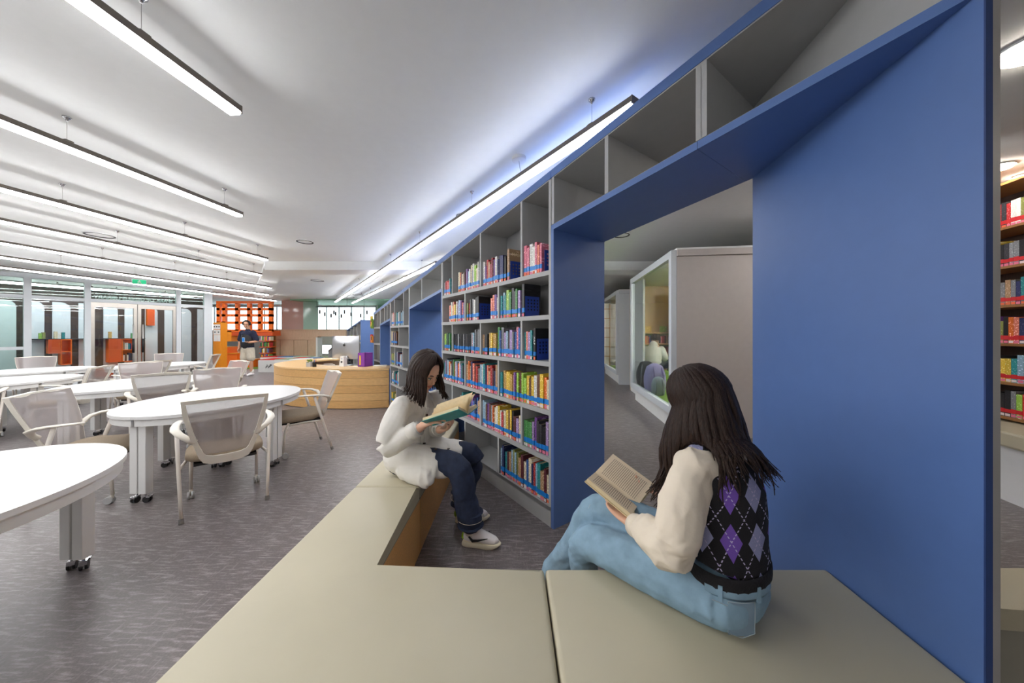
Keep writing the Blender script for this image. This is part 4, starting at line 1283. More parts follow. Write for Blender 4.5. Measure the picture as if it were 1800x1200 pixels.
low_case(bx, 9.2, 2.6, 1.78, 1.52, 'grey bookcase with a plain blue end panel behind the reception desk', 0)
low_case(px(604, 11.2), 11.2, 1.6, 1.30, 1.1, 'small grey bookcase with a narrow blue end, far behind the desk', 0)
low_case(px(594, 10.2), 9.95, 1.6, 1.0, .8, 'low dark bookcase beside the green steps', 0, end='dark_grey')
for q in range(10):
    p = Vector((bx, 9.2)) + V * (-.25 - .23 * q) + Wd * .02
    far_book(Matrix.Translation((p.x, p.y, 1.116)) @ Matrix.Rotation(RZ, 4, 'Z'), .09, .16, .2 + .01 * (q % 3), ['cream', 'white', 'lime', 'olive', 'tan'][q % 5])

# toys on the end of the wall
t = thing('picture_book_rack', 'colourful picture books facing out at the far end of the blue wall', 'books', tuple(wallpt(-5.80, .02, 0)), RZ)
for i, (z, m, m2) in enumerate(((1.53, 'yellow', 'red_felt'), (1.50, 'carpet_green', 'yellow'), (1.19, 'red_felt', 'amber'), (1.19, 'amber', 'dark_grey'))):
    MB().box(-.12 + .04 * (i % 2), .02 + .06 * (i % 2), -.06, -.03, z, z + .24 - .03 * i).build('picture_book', m, t)
    MB().box(-.08 + .04 * (i % 2), -.02 + .06 * (i % 2), -.064, -.0605, z + .06, z + .14).build('cover_picture', m2, t)
# figurine and blue board in the middle bookcase
t = thing('figurine', 'small dark figurine on the top shelf of the middle bookcase', 'figurine', tuple(wallpt(-3.40, .10, 1.527)))
MB().lathe([(.04, 0), (.045, .06), (.03, .12), (.045, .18), (.03, .26), (.012, .28)], 12).build('body', 'black_plastic', t, smooth=True)
MB().sphere((0, 0, .31), (.042, .042, .05), 12, 8).build('head', 'tan' if 'tan' in MATS else 'paper_cream', t, smooth=True)
t = thing('gold_ornament', 'small round gold ornament on the middle bookcase', 'ornament', tuple(wallpt(-3.38, .08, 1.186)), RZ)
m_ = MB(); n_ = 14
m_.tube([(.03 * math.cos(2 * PI * k / n_), 0, .05 + .04 * math.sin(2 * PI * k / n_)) for k in range(n_ + 1)], .010, 6)
m_.build('ring', M('gold', (150, 110, 50), .4, .7), t, smooth=True)
MB().box(-.03, .03, -.02, .02, 0, .012).build('stand', 'black_plastic', t)

# ------------------------------------------------------------------ behind the second doorway: wooden counter and window drape
t = thing('wooden_returns_counter', 'wooden stepped counter seen through the second blue doorway', 'counter', (-1.75, 7.6, 0))
MB().box(-.6, 1.0, 0, .5, 0, .95).build('lower_body', 'pod_wood', t)
MB().box(-.65, 1.05, -.04, .5, .95, 1.0).build('worktop', 'oak_top', t)
MB().box(.10, 1.0, .10, .5, 1.0, 1.28).build('upper_box', 'pod_wood', t)
MB().box(.05, 1.05, .06, .5, 1.28, 1.32).build('upper_shelf', 'oak_top', t)
MB().box(-.5, .1, .15, .5, 1.0, 1.42).build('display_box', 'oak', t)
MB().box(.42, .56, .1, .13, 1.33, 1.40).build('small_screen', 'black_plastic', t)
t = thing('window_drape', 'pleated white drape beside a bright window beyond the second doorway', 'curtain', (-2.6, 12.0, 0))
m_ = MB(); vs = []; K = 60
for i in range(K + 1):
    x = -1.0 + 2.2 * i / K
    for z in (.0, 2.75):
        vs.append((x, .04 * math.sin(i * .9), z))
fs = [(2 * i, 2 * i + 2, 2 * i + 3, 2 * i + 1) for i in range(K)]
m_.add(vs, fs).build('pleats', 'curtain', t, smooth=True)
MB().tube([(-1.05, 0, 2.77), (1.25, 0, 2.77)], .015, 8).build('rail', 'steel', t)

# ================================================================== reading pods beyond the nearest doorway
PD = unit((.133, 1.0)); PZ = math.atan2(PD[1], PD[0])
def pod(x, y, length, top, label, zb=.27, wall='wall_taupe'):
    """local x runs away from the camera along the window face, local -y is the pod's inside"""
    t = thing('reading_pod', label, 'pod', (x, y, 0), PZ)
    D = 3.2
    fw = .10
    # protruding white window frame
    MB().box(0, length, -.07, 0, zb, zb + fw).build('frame_bottom', 'window_frame_white', t)
    MB().box(0, length, -.07, 0, top - fw, top).build('frame_top', 'window_frame_white', t)
    MB().box(0, fw, -.07, 0, zb + fw, top - fw).build('frame_side', 'window_frame_white', t)
    MB().box(length - fw, length, -.07, 0, zb + fw, top - fw).build('frame_side', 'window_frame_white', t)
    MB().box(fw, length - fw, -.042, -.034, zb + fw, top - fw).build('window_pane', 'pane', t)
    MB().box(.06, length - .02, -.30, -.10, 0, zb).build('plinth', 'white_paint', t)
    MB().box(-.0, .10, -D, -.072, 0, top - .09).build('end_wall', wall, t)
    MB().box(-.03, .12, -D, -.072, top - .085, top).build('cornice', wall, t)
    I = length + 1.2                            # the room goes on behind a recessed stretch of outer wall
    MB().box(I - .10, I, -D, -.26, 0, top).build('end_wall', 'pod_wood', t)
    MB().box(length, I, -.30, -.26, 0, top).build('recessed_wall', 'white_paint', t)
    MB().box(.10, I - .10, -D, -D + .1, 0, top).build('back_wall', 'pod_wood', t)
    MB().box(.0, length, -D, -.072, top, top + .03).box(length, I, -D, -.26, top, top + .03).build('roof', 'white_paint', t)
    MB().box(.10, length, -D + .1, -.08, zb, zb + .04).box(length, I - .10, -D + .1, -.31, zb, zb + .04).build('raised_floor', 'carpet_green', t)
    # lit ceiling line inside
    MB().box(.5, length - .5, -1.55, -1.49, top - .06, top - .02).build('interior_lamp', 'lamp_pod', t)
    MB().box(.5, .56, -2.6, -1.49, top - .06, top - .02).build('interior_lamp', 'lamp_pod', t)
    return t
emit('lamp_pod', (255, 250, 244), 150)
pod1 = pod(2.18, 4.40, 2.42, 2.53, 'near reading pod with taupe side wall and white framed window')
pod2 = pod(2.84, 8.75, 2.6, 2.56, 'far reading pod with pale side wall and white framed window', wall='window_frame_white')
PM = Matrix.Translation((2.18, 4.40, 0)) @ Matrix.Rotation(PZ, 4, 'Z')
def inpod(x, y, z): return PM @ Vector((x, y, z))
# bookshelf against the pod's far wall, seen through the window
t = thing('pod_bookshelf', 'wooden bookshelf with a green back inside the near pod', 'bookcase', tuple(inpod(3.50, -2.25, .31)), PZ)
MB().box(-.02, .02, -.6, 1.9, 0, 1.10).build('green_back', 'carpet_green', t)
for z in (.0, .30, .56, .82, 1.08):
    MB().box(-.28, -.021, -.6, 1.9, z, z + .03).build('shelf', 'oak', t)
for y_ in (-.6, .25, 1.07, 1.88):
    MB().box(-.28, -.021, y_, y_ + .03, .0, 1.11).build('upright', 'oak', t)
for z in (.33, .59, .85):
    y_ = -.55
    while y_ < 1.8:
        w_ = random.uniform(.022, .04)
        if random.random() < .88:
            far_book(PM @ Matrix.Translation((3.25, -2.25 + y_ + w_ / 2, .31 + z + .001)) @ Matrix.Rotation(-PI / 2, 4, 'Z'), w_, .15, random.uniform(.15, .2), random.choice(STUFF_COLS), False)
        y_ += w_ + .004
for i, y_ in enumerate((.9, 1.3, 1.65)):
    p = inpod(3.32, -2.25 + y_, 1.421)
    cname = ['pale blue', 'lime', 'yellow'][i]
    one_book(Matrix.Translation(p) @ Matrix.Rotation(PZ + PI / 2, 4, 'Z'), .16, .03, .14, cname, '%s picture book facing out on the pod bookshelf top' % cname, 'picture books on the pod bookshelf', parts=False)
t = thing('yellow_partition', 'yellow curved partition inside the near pod', 'partition', tuple(inpod(2.95, -1.25, .31)), PZ)
MB().prism(ellipse(0, 0, .1, .25, 16), 0, 2.05).build('panel', 'yellow', t)
t = thing('yellow_sofa', 'yellow bench seat inside the far pod', 'sofa', (3.85, 10.1, .31), PZ)
MB().bbox(-.3, 1.0, -.5, .2, 0, .42, .04).build('seat', 'yellow', t); MB().bbox(-.3, 1.0, -.7, -.5, 0, .85, .04).build('backrest', 'yellow', t)
t = thing('grid_screen', 'dark gridded screen behind the window of the far pod', 'screen', (3.60, 10.9, .31), 0)
for i in range(5): MB().box(-.6 + .3 * i, -.58 + .3 * i, 0, .02, .0, 2.1).build('upright', 'brown_shelf', t)
for i in range(6): MB().box(-.6, .62, 0, .02, .30 + .32 * i, .32 + .32 * i).build('cross_bar', 'brown_shelf', t)
MB().box(-.6, .62, .021, .03, 0, 2.1).build('backing', 'wall_taupe', t)
# backpacks on the sill
def backpack(p, rz, main, trim, label, s=1.0):
    t = thing('backpack', label, 'backpack', tuple(p), rz)
    bm = bmesh.new()
    bmesh.ops.create_cube(bm, size=1)
    bmesh.ops.subdivide_edges(bm, edges=list(bm.edges), cuts=4, use_grid_fill=True)
    for v_ in bm.verts:
        x, y, z = v_.co
        k = 1 - .35 * max(0, z) ** 1.5 * 2
        l = Vector((x, y, z)).length
        f_ = (.5 / max(abs(x), abs(y), abs(z), 1e-6)) * 0 + 1
        r = Vector((x, y, z)).normalized() * .62
        q = Vector((x, y, z)).lerp(r, .55)
        v_.co = Vector((q.x * .30 * k, q.y * .19, (q.z + .5) * .44)) * s
    MB().frombm(bm).build('bag_body', main, t, smooth=True)
    MB().sphere((0, -.09 * s, .15 * s), (.105 * s, .045 * s, .115 * s), 14, 10).build('front_pocket', trim, t, smooth=True)
    MB().tube([(-.03, 0, .42 * s), (-.02, 0, .46 * s), (.02, 0, .46 * s), (.03, 0, .42 * s)], .007, 6).build('grab_loop', trim, t, smooth=True)
    for sx in (-1, 1):
        MB().tube([(sx * .06 * s, .08 * s, .40 * s), (sx * .075 * s, .13 * s, .28 * s), (sx * .08 * s, .12 * s, .12 * s), (sx * .09 * s, .08 * s, .03 * s)], [(.022, .007)] * 4, 8).build('shoulder_strap', trim, t, smooth=True)
    return t
M('lavender', (168, 158, 206), .8, var=.05); M('lavender_dark', (120, 110, 160), .8); M('bag_black', (46, 48, 54), .8, var=.1); M('bag_grey', (120, 128, 136), .8); M('bag_pale', (150, 164, 172), .8, var=.1)
backpack(inpod(1.55, -.24, .31), PZ + PI / 2 + .2, 'lavender', 'lavender_dark', 'lavender backpack leaning inside the near pod window', 1.15)
backpack(inpod(2.10, -.24, .31), PZ + PI / 2 - .3, 'bag_black', 'bag_grey', 'black backpack inside the near pod window', 1.15)
backpack(inpod(1.28, -.22, .31), PZ + PI / 2, 'bag_pale', 'bag_grey', 'pale grey backpack at the near corner of the pod window', .7)

# ================================================================== right edge: brown bookcase beyond the panel
RD = unit((.272, .962)); RR = math.atan2(RD[1], RD[0])
ro = Vector((4.41, 2.83))
rb = thing('brown_bookcase', 'brown wooden bookcase with red-banded books at the right edge', 'bookcase', (ro.x, ro.y, 0), RR)
ZS = [2.347, 1.995, 1.645, 1.30, .954, .644]
for z in ZS + [2.75]:
    MB().box(-.8, 1.1, -.32, 0, z - .022, z).build('shelf', 'brown_shelf', rb)
MB().box(-.8, 1.1, -.34, -.32, 0, 2.75).build('back_panel', 'dark_panel', rb)
for x in (-.8, .62, 1.078): MB().box(x, x + .022, -.32, -.001, .5, 2.75).build('upright', 'brown_shelf', rb)
MB().bbox(-.8, 1.1, -.32, .35, .47, .60, .02).build('seat_cushion', 'leatherette', rb)
MB().box(-.8, 1.1, -.32, .25, 0, .47).build('seat_base', 'white_paint', rb)
RP = Matrix.Translation((ro.x, ro.y, 0)) @ Matrix.Rotation(RR, 4, 'Z')
rows_r = [['red', 'charcoal', 'red', 'white', 'white', 'olive', 'green', 'yellow', 'white', 'pale blue'], ['yellow', 'black', 'charcoal', 'grey', 'grey', 'black', 'charcoal', 'pale blue'], ['white', 'grey', 'tan', 'grey', 'navy', 'teal', 'white', 'grey', 'maroon'],
          ['purple', 'olive', 'black', 'orange', 'coral', 'navy', 'charcoal', 'green', 'lime', 'orange'], ['charcoal', 'yellow', 'yellow', 'teal', 'pale blue', 'coral', 'red', 'tan'], ['charcoal', 'black', 'black', 'grey', 'lime', 'red', 'coral', 'white']]
for r, (z, cl) in enumerate(zip(ZS, rows_r)):
    x = .17
    for i, cname in enumerate(cl[:6]):
        th = random.uniform(.030, .05) if r != 1 else random.uniform(.03, .042)
        p = RP @ Vector((x - th / 2, -.03, z + .0005))
        one_book(Matrix.Translation(p) @ Matrix.Rotation(RR + PI, 4, 'Z'), th * .97, .17, random.uniform(.20, .25), cname,
                 '%s book with red band, %s from left on %s shelf of the brown bookcase' % (cname, nth(i), ROWN[r]), 'red-banded books in the brown bookcase', band='band_red')
        x -= th + .001
# bench on the other side of the panel
t = thing('outer_bench', 'beige bench end beyond the steel strip, right edge', 'bench', (1.9, 1.25, 0))
MB().prism([(1.352, 1.33), (2.9, 1.33), (2.9, 1.02), (1.352, 1.17)], SEAT - .075, SEAT).build('cushion', 'leatherette', t, world=True)
MB().prism([(1.36, 1.32), (2.89, 1.32), (2.89, 1.04), (1.36, 1.185)], 0, SEAT - .076).build('base', 'leatherette_side', t, world=True)
# ================================================================== people
def to_remesh(mb, voxel, smooth=4, name='body'):
    """union of overlapping volumes as one continuous skin"""
    me = mb.mesh(name + '_raw', 'paper')
    o = bpy.data.objects.new(name + '_raw', me); C.objects.link(o)
    r = o.modifiers.new('r', 'REMESH'); r.mode = 'VOXEL'; r.voxel_size = voxel; r.adaptivity = 0.0
    if smooth:
        s_ = o.modifiers.new('s', 'SMOOTH'); s_.iterations = smooth; s_.factor = .5
    dg = bpy.context.evaluated_depsgraph_get(); dg.update()
    out = bpy.data.meshes.new_from_object(o.evaluated_get(dg))
    bpy.data.objects.remove(o); bpy.data.meshes.remove(me)
    out.name = name
    return out

from mathutils import noise as mnoise
def wrinkle(me, amp, sc, stretch=(1, 1, 1)):
    me.update()
    nor = [v.normal.copy() for v in me.vertices]
    for v, n in zip(me.vertices, nor):
        q = Vector((v.co.x * sc * stretch[0], v.co.y * sc * stretch[1], v.co.z * sc * stretch[2]))
        w = mnoise.noise_vector(q * .6) * .5
        d = (1 - abs(mnoise.noise(q + w)) * 2.2) * .7 + mnoise.noise(q * 2.1 + w) * .35
        v.co += n * (amp * (d - .35))
    me.update()

def skin_obj(mb, name, mat, parent, voxel, smooth=4, wr=None):
    inv = parent.matrix_basis.inverted()
    mb.v = [tuple(inv @ Vector(p)) for p in mb.v]
    me = to_remesh(mb, voxel, smooth, name)
    if wr: wrinkle(me, *wr)
    me.materials.clear(); me.materials.append(MATS[mat] if isinstance(mat, str) else mat)
    me.polygons.foreach_set('use_smooth', [True] * len(me.polygons))
    return obj(name, me, parent)

def limb(mb, pts, radii, side=None, n=14):
    """tapering limb with rounded ends, smoothly interpolated"""
    P = [Vector(p) for p in pts]; R = [(r if isinstance(r, tuple) else (r, r)) for r in radii]
    pp, rr = [], []
    K = 5
    for i in range(len(P) - 1):
        a, b, c, d = P[max(i - 1, 0)], P[i], P[i + 1], P[min(i + 2, len(P) - 1)]
        for k in range(K):
            t = k / K
            pp.append(.5 * ((2 * b) + (c - a) * t + (2 * a - 5 * b + 4 * c - d) * t * t + (3 * b - a - 3 * c + d) * t ** 3))
            rr.append(tuple(R[i][q] + (R[i + 1][q] - R[i][q]) * t for q in (0, 1)))
    pp.append(P[-1]); rr.append(R[-1])
    mb.tube(pp, rr, n, side=side)
    for p, r in ((P[0], R[0]), (P[-1], R[-1])):
        mb.sphere(p, min(r) * .98, 10, 8)
    return mb

def hand(mb, w, d, n, t, curl=(.35, .55, .45), s=1.0, thumb=(.75, .55, .35), spread=.04):
    """w wrist, d towards the knuckles, n the way the palm faces, t the thumb side"""
    w, d, n, t = Vector(w), Vector(d).normalized(), Vector(n).normalized(), Vector(t).normalized()
    n = (n - d * n.dot(d)).normalized(); t = (t - d * t.dot(d) - n * t.dot(n)).normalized()
    mb.tube([w - d * .02 * s, w + d * .015 * s, w + d * .05 * s, w + d * .085 * s], [(.019 * s, .025 * s), (.018 * s, .029 * s), (.016 * s, .039 * s), (.012 * s, .038 * s)], 14, side=n)
    for off, L, ex in ((.0285, .070, .002), (.0095, .078, .006), (-.0095, .072, .003), (-.0275, .057, -.006)):
        p = w + d * (.078 + ex) * s + t * off * s
        ang = 0.0; pts = [p - d * .02 * s, p]
        lat = t * (off / .0285) * spread
        for k, fr in enumerate((.45, .31, .24)):
            ang += curl[k]
            dd = (d * math.cos(ang) + n * math.sin(ang) + lat).normalized()
            p = p + dd * (L * fr * s); pts.append(p)
        mb.tube(pts, [.0095 * s, .0092 * s, .0086 * s, .0078 * s, .0062 * s], 10)
        mb.sphere(pts[-1], .0063 * s, 8, 6)
    p = w + d * .022 * s + t * .026 * s
    d1 = (t * thumb[0] + d * thumb[1] + n * thumb[2]).normalized()
    d2 = (d1 * .6 + d * .75 + n * .1).normalized()
    pts = [p - d1 * .012 * s, p + d1 * .022 * s, p + d1 * .040 * s + d2 * .006 * s, p + d1 * .044 * s + d2 * .030 * s]
    mb.tube(pts, [.015 * s, .0135 * s, .0105 * s, .0075 * s], 10)
    mb.sphere(pts[-1], .0076 * s, 8, 6)
    return mb

def frame_of(f, up=(0, 0, 1)):
    f = Vector(f).normalized(); l = Vector(up).cross(f).normalized(); u = f.cross(l)
    return f, l, u

def head_shape(mb, c, f, tilt=0, s=1.0):
    """skull, jaw, nose, brow, lips swelling; f face direction (already pitched)"""
    f, l, u = frame_of(f)
    c = Vector(c)
    B = Matrix((f, l, u)).transposed().to_4x4()
    at = lambda a, b, z: c + f * a * s + l * b * s + u * z * s
    mb.sphere(c + f * -.008 * s + u * .025 * s, (.094 * s, .074 * s, .088 * s), 20, 14, T=B)
    mb.sphere(at(.020, 0, -.030), (.068 * s, .061 * s, .078 * s), 18, 12, T=B)
    mb.sphere(at(.048, 0, -.082), (.036 * s, .036 * s, .030 * s), 14, 10, T=B)
    for q in (-1, 1):
        mb.sphere(at(.052, q * .034, -.030), (.030 * s, .024 * s, .026 * s), 12, 8, T=B)
        mb.sphere(at(-.008, q * .075, -.012), (.018 * s, .007 * s, .030 * s), 10, 8, T=B)
        mb.sphere(at(.070, q * .012, -.032), (.011 * s, .009 * s, .008 * s), 8, 6, T=B)
        mb.sphere(at(.070, q * .030, .018), (.014 * s, .024 * s, .008 * s), 8, 6, T=B)
    mb.tube([at(.076, 0, .012), at(.086, 0, -.010), at(.097, 0, -.030)], [.008 * s, .009 * s, .011 * s], 8)
    mb.sphere(at(.096, 0, -.032), .0115 * s, 8, 6)
    mb.sphere(at(.074, 0, -.062), (.014 * s, .022 * s, .010 * s), 10, 8, T=B)
    return at, B

def face_bits(parent, at, B, s=1.0, brow='hair_brown'):
    inv = parent.matrix_basis.inverted().to_3x3()
    m = MB()
    for q in (-1, 1):
        m.sphere(at(.074, q * .031, -.002), (.009 * s, .013 * s, .0075 * s), 10, 8, T=B)
    m.build('eyes', 'eye_white', parent, smooth=True, world=True)
    m = MB()
    for q in (-1, 1):
        m.sphere(at(.080, q * .030, -.003), (.0045 * s, .0055 * s, .0055 * s), 8, 6, T=B)
        m.tube([at(.081, q * .018, .005), at(.083, q * .032, .0075), at(.075, q * .044, .003)], .0022 * s, 6)
    m.build('irises', 'eye_dark', parent, smooth=True, world=True)
    m = MB()
    for q in (-1, 1):
        m.tube([at(.084, q * .014, .020), at(.083, q * .032, .025), at(.070, q * .048, .018)], [.003 * s, .0036 * s, .002 * s], 6)
    m.build('eyebrows', brow, parent, smooth=True, world=True)
    m = MB()
    m.tube([at(.078, .022, -.0635), at(.088, .008, -.058), at(.089, 0, -.0595), at(.088, -.008, -.058), at(.078, -.022, -.0635)], [.002, .0048 * s, .005 * s, .0048 * s, .002], 8)
    m.tube([at(.079, .019, -.066), at(.087, .006, -.0685), at(.087, -.006, -.0685), at(.079, -.019, -.066)], [.002, .005 * s, .005 * s, .002], 8)
    m.build('lips', 'lip', parent, smooth=True, world=True)

def hair_locks(parent, c, f, length, spread, push, n=150, seed=3, s=1.0, mat='hair_brown', face_gap=52, flick=.03, r0=.013, sides=None):
    """locks rooted along the parting, lying over the skull and hanging past it"""
    rnd = random.Random(seed)
    f, l, u = frame_of(f); c = Vector(c)
    B = Matrix((f, l, u)).transposed().to_4x4()
    m = MB()
    E = Vector((.108, .090, .108)) * s
    cc = c + u * .022 * s - f * .012 * s
    # cap
    cap = MB(); K = 22; J = 12
    vs, fs = [], []
    for i in range(J + 1):
        th = math.radians(3 + 100 * i / J)
        for k in range(K):
            ph = 2 * PI * k / K
            lim = 1.0
            ap = abs((math.degrees(ph) + 180) % 360 - 180)
            thq = th if ap > face_gap else min(th, math.radians(44 + 40 * (ap / face_gap) ** 3))
            p = cc + f * (E.x * math.sin(thq) * math.cos(ph)) + l * (E.y * math.sin(thq) * math.sin(ph)) + u * (E.z * math.cos(thq))
            vs.append(p)
    fs = [(i * K + k, i * K + (k + 1) % K, (i + 1) * K + (k + 1) % K, (i + 1) * K + k) for i in range(J) for k in range(K)]
    m.add(vs, fs)
    for q in range(n):
        ph = rnd.uniform(-180, 180)
        ap = abs(ph)
        layer = 1.0 + rnd.uniform(0.0, .10)
        ph_end = ph
        if ap < face_gap:
            ph_end = math.copysign(face_gap + rnd.uniform(0, 16), ph if ph else 1)
        if sides: ph_end = sides(ph_end, rnd)
        L = length(ph_end, rnd)
        pts = []
        th1 = 96
        for k in range(8):
            t = k / 7
            th = math.radians(4 + (th1 - 4) * t)
            a = math.radians(ph + (ph_end - ph) * min(1, t * 1.6))
            p = cc + f * (E.x * layer * math.sin(th) * math.cos(a)) + l * (E.y * layer * math.sin(th) * math.sin(a)) + u * (E.z * layer * math.cos(th))
            pts.append(p)
        a = math.radians(ph_end)
        out = (f * math.cos(a) + l * math.sin(a)); out.z = 0; out.normalize()
        p = pts[-1].copy()
        nseg = max(4, int(L / .035))
        wob = rnd.uniform(0, 6); wa = rnd.uniform(.002, .007)
        for k in range(1, nseg + 1):
            t = k / nseg
            p = p + Vector((0, 0, -L / nseg)) + out * (spread * L / nseg * (1 if t < .6 else .3)) + Vector((math.cos(wob + t * 6), math.sin(wob + t * 5), 0)) * wa
            if t > .7: p = p + out * flick * (t - .7) * rnd.uniform(-.3, 1)
            p = push(p)
            pts.append(p.copy())
        k = len(pts)
        rr = []
        for i in range(k):
            t = i / (k - 1)
            r = r0 * s * (.55 + .6 * min(1, t * 4)) * (1 if t < .6 else max(.12, 1 - (t - .6) / .42))
            rr.append((r * .55, r))
        m.tube(pts, rr, 7, side=tuple(out))
    return m.build('hair', mat, parent, smooth=True, world=True)

def skin_mats():
    M('skin', (226, 178, 150), .5, var=.04, scale=30)
    M('skin_tan', (196, 146, 118), .5, var=.04, scale=30)
    M('lip', (200, 128, 116), .5); M('eye_white', (220, 214, 206), .3); M('eye_dark', (34, 24, 20), .25)
    M('hair_brown', (44, 29, 22), .45, spec=.25, var=.45, scale=6, stretch=((34, 34, 1.6),), bump=.5, bscale=9)
    M('hair_black', (30, 25, 23), .45, spec=.25, var=.45, scale=6, stretch=((34, 34, 1.6),), bump=.5, bscale=9)
    M('cotton_white', (236, 232, 224), .85, var=.03, scale=9, bump=.55, bscale=16)
    M('cotton_cream', (232, 219, 199), .85, var=.03, scale=9, bump=.55, bscale=16)
    M('denim_navy', (40, 50, 74), .85, var=.18, scale=30, bump=.3, bscale=24)
    M('denim_light', (134, 164, 184), .85, var=.14, scale=16, bump=.45, bscale=18)
    M('stitch', (190, 180, 160), .8); M('stitch_pale', (176, 190, 198), .8)
    M('sneaker_white', (236, 232, 232), .6, var=.04); M('sole_cream', (232, 222, 196), .6); M('lime_heel', (150, 190, 40), .6)
    M('sneaker_lilac', (206, 198, 216), .6); M('vest_black', (24, 22, 26), .9, var=.1, bump=.4, bscale=120)
    M('button', (70, 58, 50), .4)
skin_mats()

def argyle():
    m, nt, b = base_mat('argyle_knit')
    tc = nt.nodes.new('ShaderNodeTexCoord'); sp = nt.nodes.new('ShaderNodeSeparateXYZ'); nt.links.new(tc.outputs['Object'], sp.inputs[0])
    def mth(op, a, bb=None, clamp=False):
        n = nt.nodes.new('ShaderNodeMath'); n.operation = op; n.use_clamp = clamp
        for i, q in enumerate((a, bb)):
            if q is None: continue
            if isinstance(q, (int, float)): n.inputs[i].default_value = q
            else: nt.links.new(q, n.inputs[i])
        return n.outputs[0]
    sx = mth('ADD', sp.outputs[0], mth('MULTIPLY', sp.outputs[1], -.35))
    a = mth('DIVIDE', mth('ADD', sx, 5.03), .086); z = mth('DIVIDE', mth('ADD', sp.outputs[2], .05), .138)
    def tri(v): return mth('ABSOLUTE', mth('SUBTRACT', mth('FRACT', v), .5))
    d = mth('ADD', tri(a), tri(z))
    dia = mth('LESS_THAN', d, .40)
    par = mth('GREATER_THAN', mth('FRACT', mth('MULTIPLY', mth('FLOOR', a), .5)), .25)
    # dotted diagonal lines, offset half a cell
    d2 = mth('ADD', tri(mth('ADD', a, .5)), tri(z))
    ln = mth('MULTIPLY', mth('LESS_THAN', mth('ABSOLUTE', mth('SUBTRACT', d2, .5)), .022), mth('GREATER_THAN', mth('FRACT', mth('MULTIPLY', sp.outputs[2], 90)), .45))
    rng = mth('MULTIPLY', mth('GREATER_THAN', sp.outputs[2], .185), mth('LESS_THAN', sp.outputs[2], .80))
    mix = nt.nodes.new('ShaderNodeMixRGB'); mix.inputs[1].default_value = (*lin((112, 78, 170)), 1); mix.inputs[2].default_value = (*lin((150, 152, 190)), 1); nt.links.new(par, mix.inputs[0])
    m2 = nt.nodes.new('ShaderNodeMixRGB'); m2.inputs[1].default_value = (*lin((22, 20, 24)), 1); nt.links.new(mix.outputs[0], m2.inputs[2]); nt.links.new(mth('MULTIPLY', dia, rng), m2.inputs[0])
    m3 = nt.nodes.new('ShaderNodeMixRGB'); nt.links.new(m2.outputs[0], m3.inputs[1]); m3.inputs[2].default_value = (*lin((190, 180, 210)), 1); nt.links.new(mth('MULTIPLY', ln, rng), m3.inputs[0])
    nt.links.new(m3.outputs[0], b.inputs['Base Color']); b.inputs['Roughness'].default_value = .9
    n2 = noise(nt, 260, 2); bp = nt.nodes.new('ShaderNodeBump'); bp.inputs['Strength'].default_value = .35; bp.inputs['Distance'].default_value = .004
    nt.links.new(n2.outputs[0], bp.inputs['Height']); nt.links.new(bp.outputs[0], b.inputs['Normal'])
    MATS['argyle_knit'] = m
argyle()

def sneaker(parent, heel, d, label=None, lift=0.0, name='shoe'):
    """heel point on the floor, d horizontal toe direction"""
    d = Vector((d[0], d[1], 0)).normalized(); lft = Vector((0, 0, 1)).cross(d)
    h = Vector(heel)
    B = Matrix((d, lft, Vector((0, 0, 1)))).transposed().to_4x4()
    T = Matrix.Translation(h) @ B
    out = [(0, .030), (.02, .036), (.07, .036), (.12, .038), (.17, .044), (.21, .042), (.24, .030), (.255, .010)]
    poly = [(x, -y) for x, y in out] + [(x, y * .92) for x, y in out[::-1]]
    bm = bmesh.new()
    n = len(poly); rows = []
    for z, k in ((.0, .92), (.010, 1.0), (.026, 1.0), (.031, .95)):
        rows.append([bm.verts.new(((x - .13) * k + .13, y * k, z + (.012 * max(0, (x - .19) / .06) if z < .02 else 0) + (.010 * max(0, (.05 - x) / .05) if z > .03 else 0))) for x, y in poly])
    for a_, b_ in zip(rows, rows[1:]):
        for i in range(n): bm.faces.new((a_[i], a_[(i + 1) % n], b_[(i + 1) % n], b_[i]))
    bm.faces.new(rows[0][::-1]); bm.faces.new(rows[-1])
    s_ = MB().frombm(bm, 0, T).build(name + '_sole', 'sole_cream', parent, world=True, auto=50)
    up = MB()
    W = lambda x, y, z: T @ Vector((x, y, z))
    limb(up, [W(.032, 0, .058), W(.10, 0, .066), W(.16, 0, .052), W(.222, 0, .040)], [(.036, .035), (.044, .037), (.034, .041), (.020, .031)], n=14)
    limb(up, [W(.046, 0, .05), W(.048, 0, .098)], [(.040, .034), (.040, .034)], side=tuple(d))
    o = skin_obj(up, name + '_upper', 'sneaker_white', parent, .006, 3)
    MB().sphere(W(.004, 0, .055), (.014, .026, .022), 10, 8, T=B).build(name + '_heel_patch', 'lime_heel', parent, smooth=True, world=True)
    # side tick on both flanks
    for q in (-1, 1):
        tk = MB(); tk.tube([W(.05, q * .040, .075), W(.075, q * .0415, .050), W(.11, q * .043, .056), W(.175, q * .039, .072)], [(.006, .003), (.011, .0035), (.008, .003), (.002, .002)], 8, side=(0, 0, 1))
        tk.build(name + '_tick', 'black_plastic', parent, smooth=True, world=True)
    lc = MB()
    for i in range(5):
        x = .095 + .020 * i; z = .105 - .011 * i
        lc.tube([W(x, -.024, z - .010), W(x + .006, 0, z + .002), W(x, .024, z - .010)], .0032, 6)
    lc.build(name + '_laces', 'paper', parent, smooth=True, world=True)

